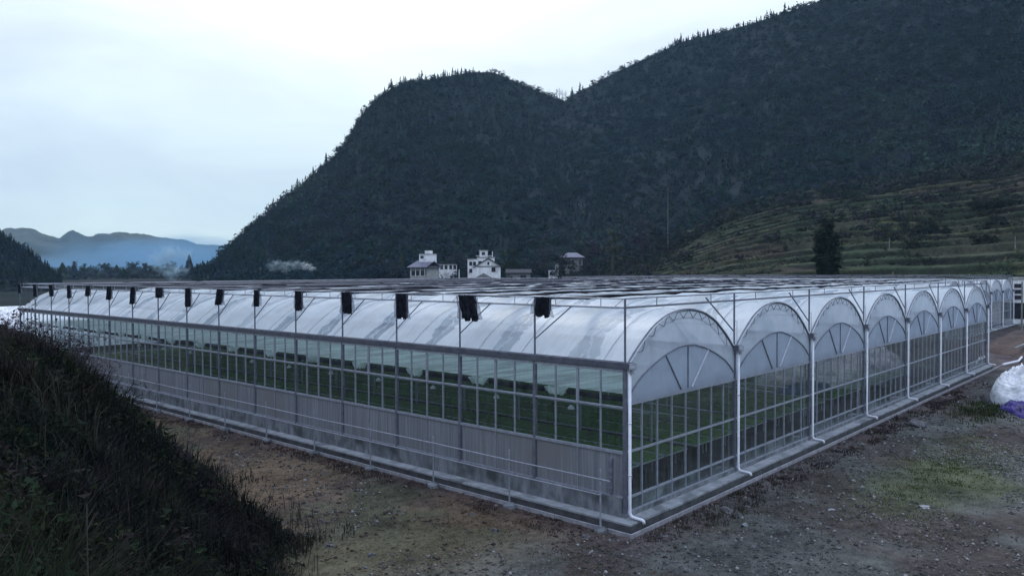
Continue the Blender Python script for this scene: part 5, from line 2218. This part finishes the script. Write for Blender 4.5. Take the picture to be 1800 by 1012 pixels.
stone(1612, 748, .42, "largest dark lump of rock on the yard right of the fourth downspout", 1)
stone(1278, 896, .22, "jagged brown stone near the greenhouse corner's right side", 2)
stone(1309, 922, .12, "pale angular stone below the jagged brown one", 3, mat='gravel' if False else 'ledge')
stone(1460, 895, .13, "flat pale stone lying alone in the middle of the yard", 4, squash=.3, mat='ledge')
stone(870, 932, .12, "round grey stone on the bare brown earth in the foreground", 5)
stone(1500, 843, .08, "white pebble-like stone in the middle of the gravel yard", 6, mat='ledge')
stone(1625, 890, .20, "low pale slab of stone half sunk in the yard", 7, squash=.2, mat='kerb')
SGp = "small stones on the yard and the brown earth"
sr = random.Random(12)
for i in range(34):
    px, py = (sr.uniform(1150, 1790), sr.uniform(770, 1005)) if i < 22 else (sr.uniform(560, 1050), sr.uniform(880, 1005))
    if i < 22 and py < 930 - (px - 1120) * .43 + 25:
        py += 110
    stone(px, py, sr.uniform(.05, .11), "small stone lying loose on the bare ground in front of the greenhouse", 100 + i, SGp)


# ------------------------------------------------------------------ right side of the yard
def blob(name, pts, mat, label, cat, kind=None, seed=0, amp=.25, dome=1.0, flat=.6, n=(46, 40), crumple=0.0):
    """heap with outline given on the ground: pts polygon (x,y), height function"""
    (cx, cy_, rx, ry, h, rot) = pts
    u, v = np.linspace(0, 1, n[0]), np.linspace(0, 2 * math.pi, n[1], endpoint=False)
    UU, VV = np.meshgrid(u, v, indexing='ij')
    rr = np.sin(UU * math.pi / 2) ** .8
    ox = rx * rr * np.cos(VV)
    oy = ry * rr * np.sin(VV)
    k = 1 + .16 * np.sin(3 * VV + seed) + .10 * np.sin(5 * VV + 2 * seed)
    X, Y = ox * k, oy * k
    Xr = cx + X * math.cos(rot) - Y * math.sin(rot)
    Yr = cy_ + X * math.sin(rot) + Y * math.cos(rot)
    zz = h * np.clip(1 - rr ** (2.2 * dome), 0, 1) ** flat
    zz = zz + amp * (fbm(Xr * .9, Yr * .9, 500 + seed, 5) - .45) * (1 - rr ** 6)
    ridg = np.abs(fbm(Xr * 1.6 + zz, Yr * 1.6, 520 + seed, 3) - .5)
    zz = zz - amp * .9 * ridg * (1 - rr ** 6)
    if crumple:
        for fq, am in ((1.1, .8), (2.3, .55), (5.0, .28)):
            rd = 1 - np.abs(fbm(Xr * fq + 2 * zz, Yr * fq * 1.3, 540 + seed, 2) - .5) * 4
            zz = zz + crumple * am * (rd - .5) * (1 - rr ** 5)
    Z = ground_z(Xr, Yr) - .04 + np.maximum(zz, -.02)
    V = np.stack([Xr, Yr, Z], -1).reshape(-1, 3)
    i, j = np.meshgrid(np.arange(n[0] - 1), np.arange(n[1]), indexing='ij')
    j2 = (j + 1) % n[1]
    F = np.stack([i * n[1] + j, (i + 1) * n[1] + j, (i + 1) * n[1] + j2, i * n[1] + j2], -1).reshape(-1, 4)
    o = np_mesh(name, V, F, M[mat], smooth=True)
    return tag(o, label, cat, kind=kind)


blob("plastic_film_heap", (41.5, -7.4, 9.2, 3.6, 2.5, math.radians(10)), 'poly', "big crumpled heap of white plastic film at the yard's right edge", "film heap", seed=2, amp=1.5, flat=.42, n=(130, 150), crumple=.26)
blob("tarpaulin", (33.4, -6.7, 2.5, 1.3, .62, math.radians(14)), 'tarp', "violet-blue tarpaulin bunched at the foot of the white film heap", "tarpaulin", seed=4, amp=.6, flat=.55, n=(60, 70), crumple=.22)
blob("dark_mulch_sheet", (37.0, -3.9, 1.6, .55, .30, math.radians(15)), 'black', "dark crumpled sheet lying between weeds and the white heap", "plastic sheet", seed=6, amp=.25)
blob("earth_mound", (80.0, -1.2, 17.0, 4.4, 2.1, math.radians(4)), 'redearth', None, None, kind='structure', seed=9, amp=.7, flat=.75)
blob("black_plastic_sheet", (63.0, -3.0, 6.0, 1.7, .22, math.radians(12)), 'black', "black plastic sheet spread on the ground past the last downspout", "plastic sheet", seed=11, amp=.25, flat=.3)
m_ = MB()
m_.tube([(58.2, -1.0, -.08), (62.0, -1.6, -.05), (66.5, -1.3, .05)], .10, 8)
o = m_.build("ground_pipe", M['pvc'])
tag(o, "white pipe lying on the ground beyond the last downspout", "pipe")
m_ = MB()
m_.tube([(66, -.6, .75), (72, -1.5, 1.25), (80, -1.8, 1.72), (90, -2.2, 1.1)], .09, 6)
o = m_.build("irrigation_hose", M['ledge'])
tag(o, "pale hose running over the brown earth mound", "hose")


# ------------------------------------------------------------------ smoke and haze
def smoke(name, px, py, D, sx, sy, sz, mat, label):
    p = at(px, py, D)
    d, az = rect_to_polar(p[0], p[1])
    import bmesh
    me = bpy.data.meshes.new(name)
    b = bmesh.new()
    bmesh.ops.create_icosphere(b, subdivisions=3, radius=1.0)
    b.to_mesh(me)
    b.free()
    o = link_mesh(name, me, mat)
    o.location = p
    o.scale = (sx, sy, sz)
    o.rotation_euler = (0, 0, -float(az))
    return tag(o, label, "smoke", kind='stuff')


M['smoke_white'] = smoke_material("white_smoke", 0.5, (0.86, 0.97, 1.0), 2.6, .40, .60, (1, 1, 1))
M['smoke_mid'] = smoke_material("pale_smoke", 0.26, (0.74, 0.93, 1.0), 1.9, .42, .62, (1, 1, 1))
M['smoke_thin'] = smoke_material("thin_smoke", 0.22, (0.58, 0.84, 1.0), 2.2, .38, .72, (1.0, 1.0, .7))
M['smoke_blue'] = smoke_material("blue_smoke", 0.0085, (0.28, 0.56, 0.86), 1.2, .15, .75, (1, 1, .8))
for i_, (px_, py_, sx_, sz_, lb_) in enumerate(((548, 471.5, 1.5, 0.9, "bright white lowest curl of the smoke at the hill foot"), (537, 467.0, 2.2, 1.4, "dense white puff of smoke above the lowest curl"),
                                               (520, 464.0, 2.6, 1.9, "second dense puff in the smoke trail at the hill foot"), (503, 466.5, 3.0, 2.3, "pale middle puff of the smoke trail"),
                                               (483, 464.5, 3.4, 2.2, "faint end of the smoke trail, farthest from the fire"))):
    smoke("smoke", px_, py_, 286 + i_, sx_ * 1.25, 2.4, sz_ * 1.2, M['smoke_white' if i_ < 2 else 'smoke_mid'], lb_)
smoke("smoke", 306, 478, 420, 9, 8, 5.5, M['smoke_thin'], "thin pale smoke rising behind the greenhouse's left end")
smoke("smoke", 292, 452, 460, 16, 12, 11, M['smoke_thin'], "faint wider smoke above the thin pale column")
smoke("smoke", 255, 468, 1150, 230, 350, 58, M['smoke_blue'], "blue smoke hanging over the valley on the left")


def haze():
    m, nt, out = new_mat("haze_air")
    pv = nd(nt, "VolumePrincipled")
    pv.inputs['Color'].default_value = (0.44, 0.70, 0.92, 1)
    pv.inputs['Density'].default_value = 0.00011
    pv.inputs['Anisotropy'].default_value = 0.1
    nt.links.new(pv.outputs[0], out.inputs['Volume'])
    b = MB().box(-3620, 3590, -3620, 3590, -12, 330)
    o = b.build("haze", m)
    tag(o, kind='stuff')


haze()
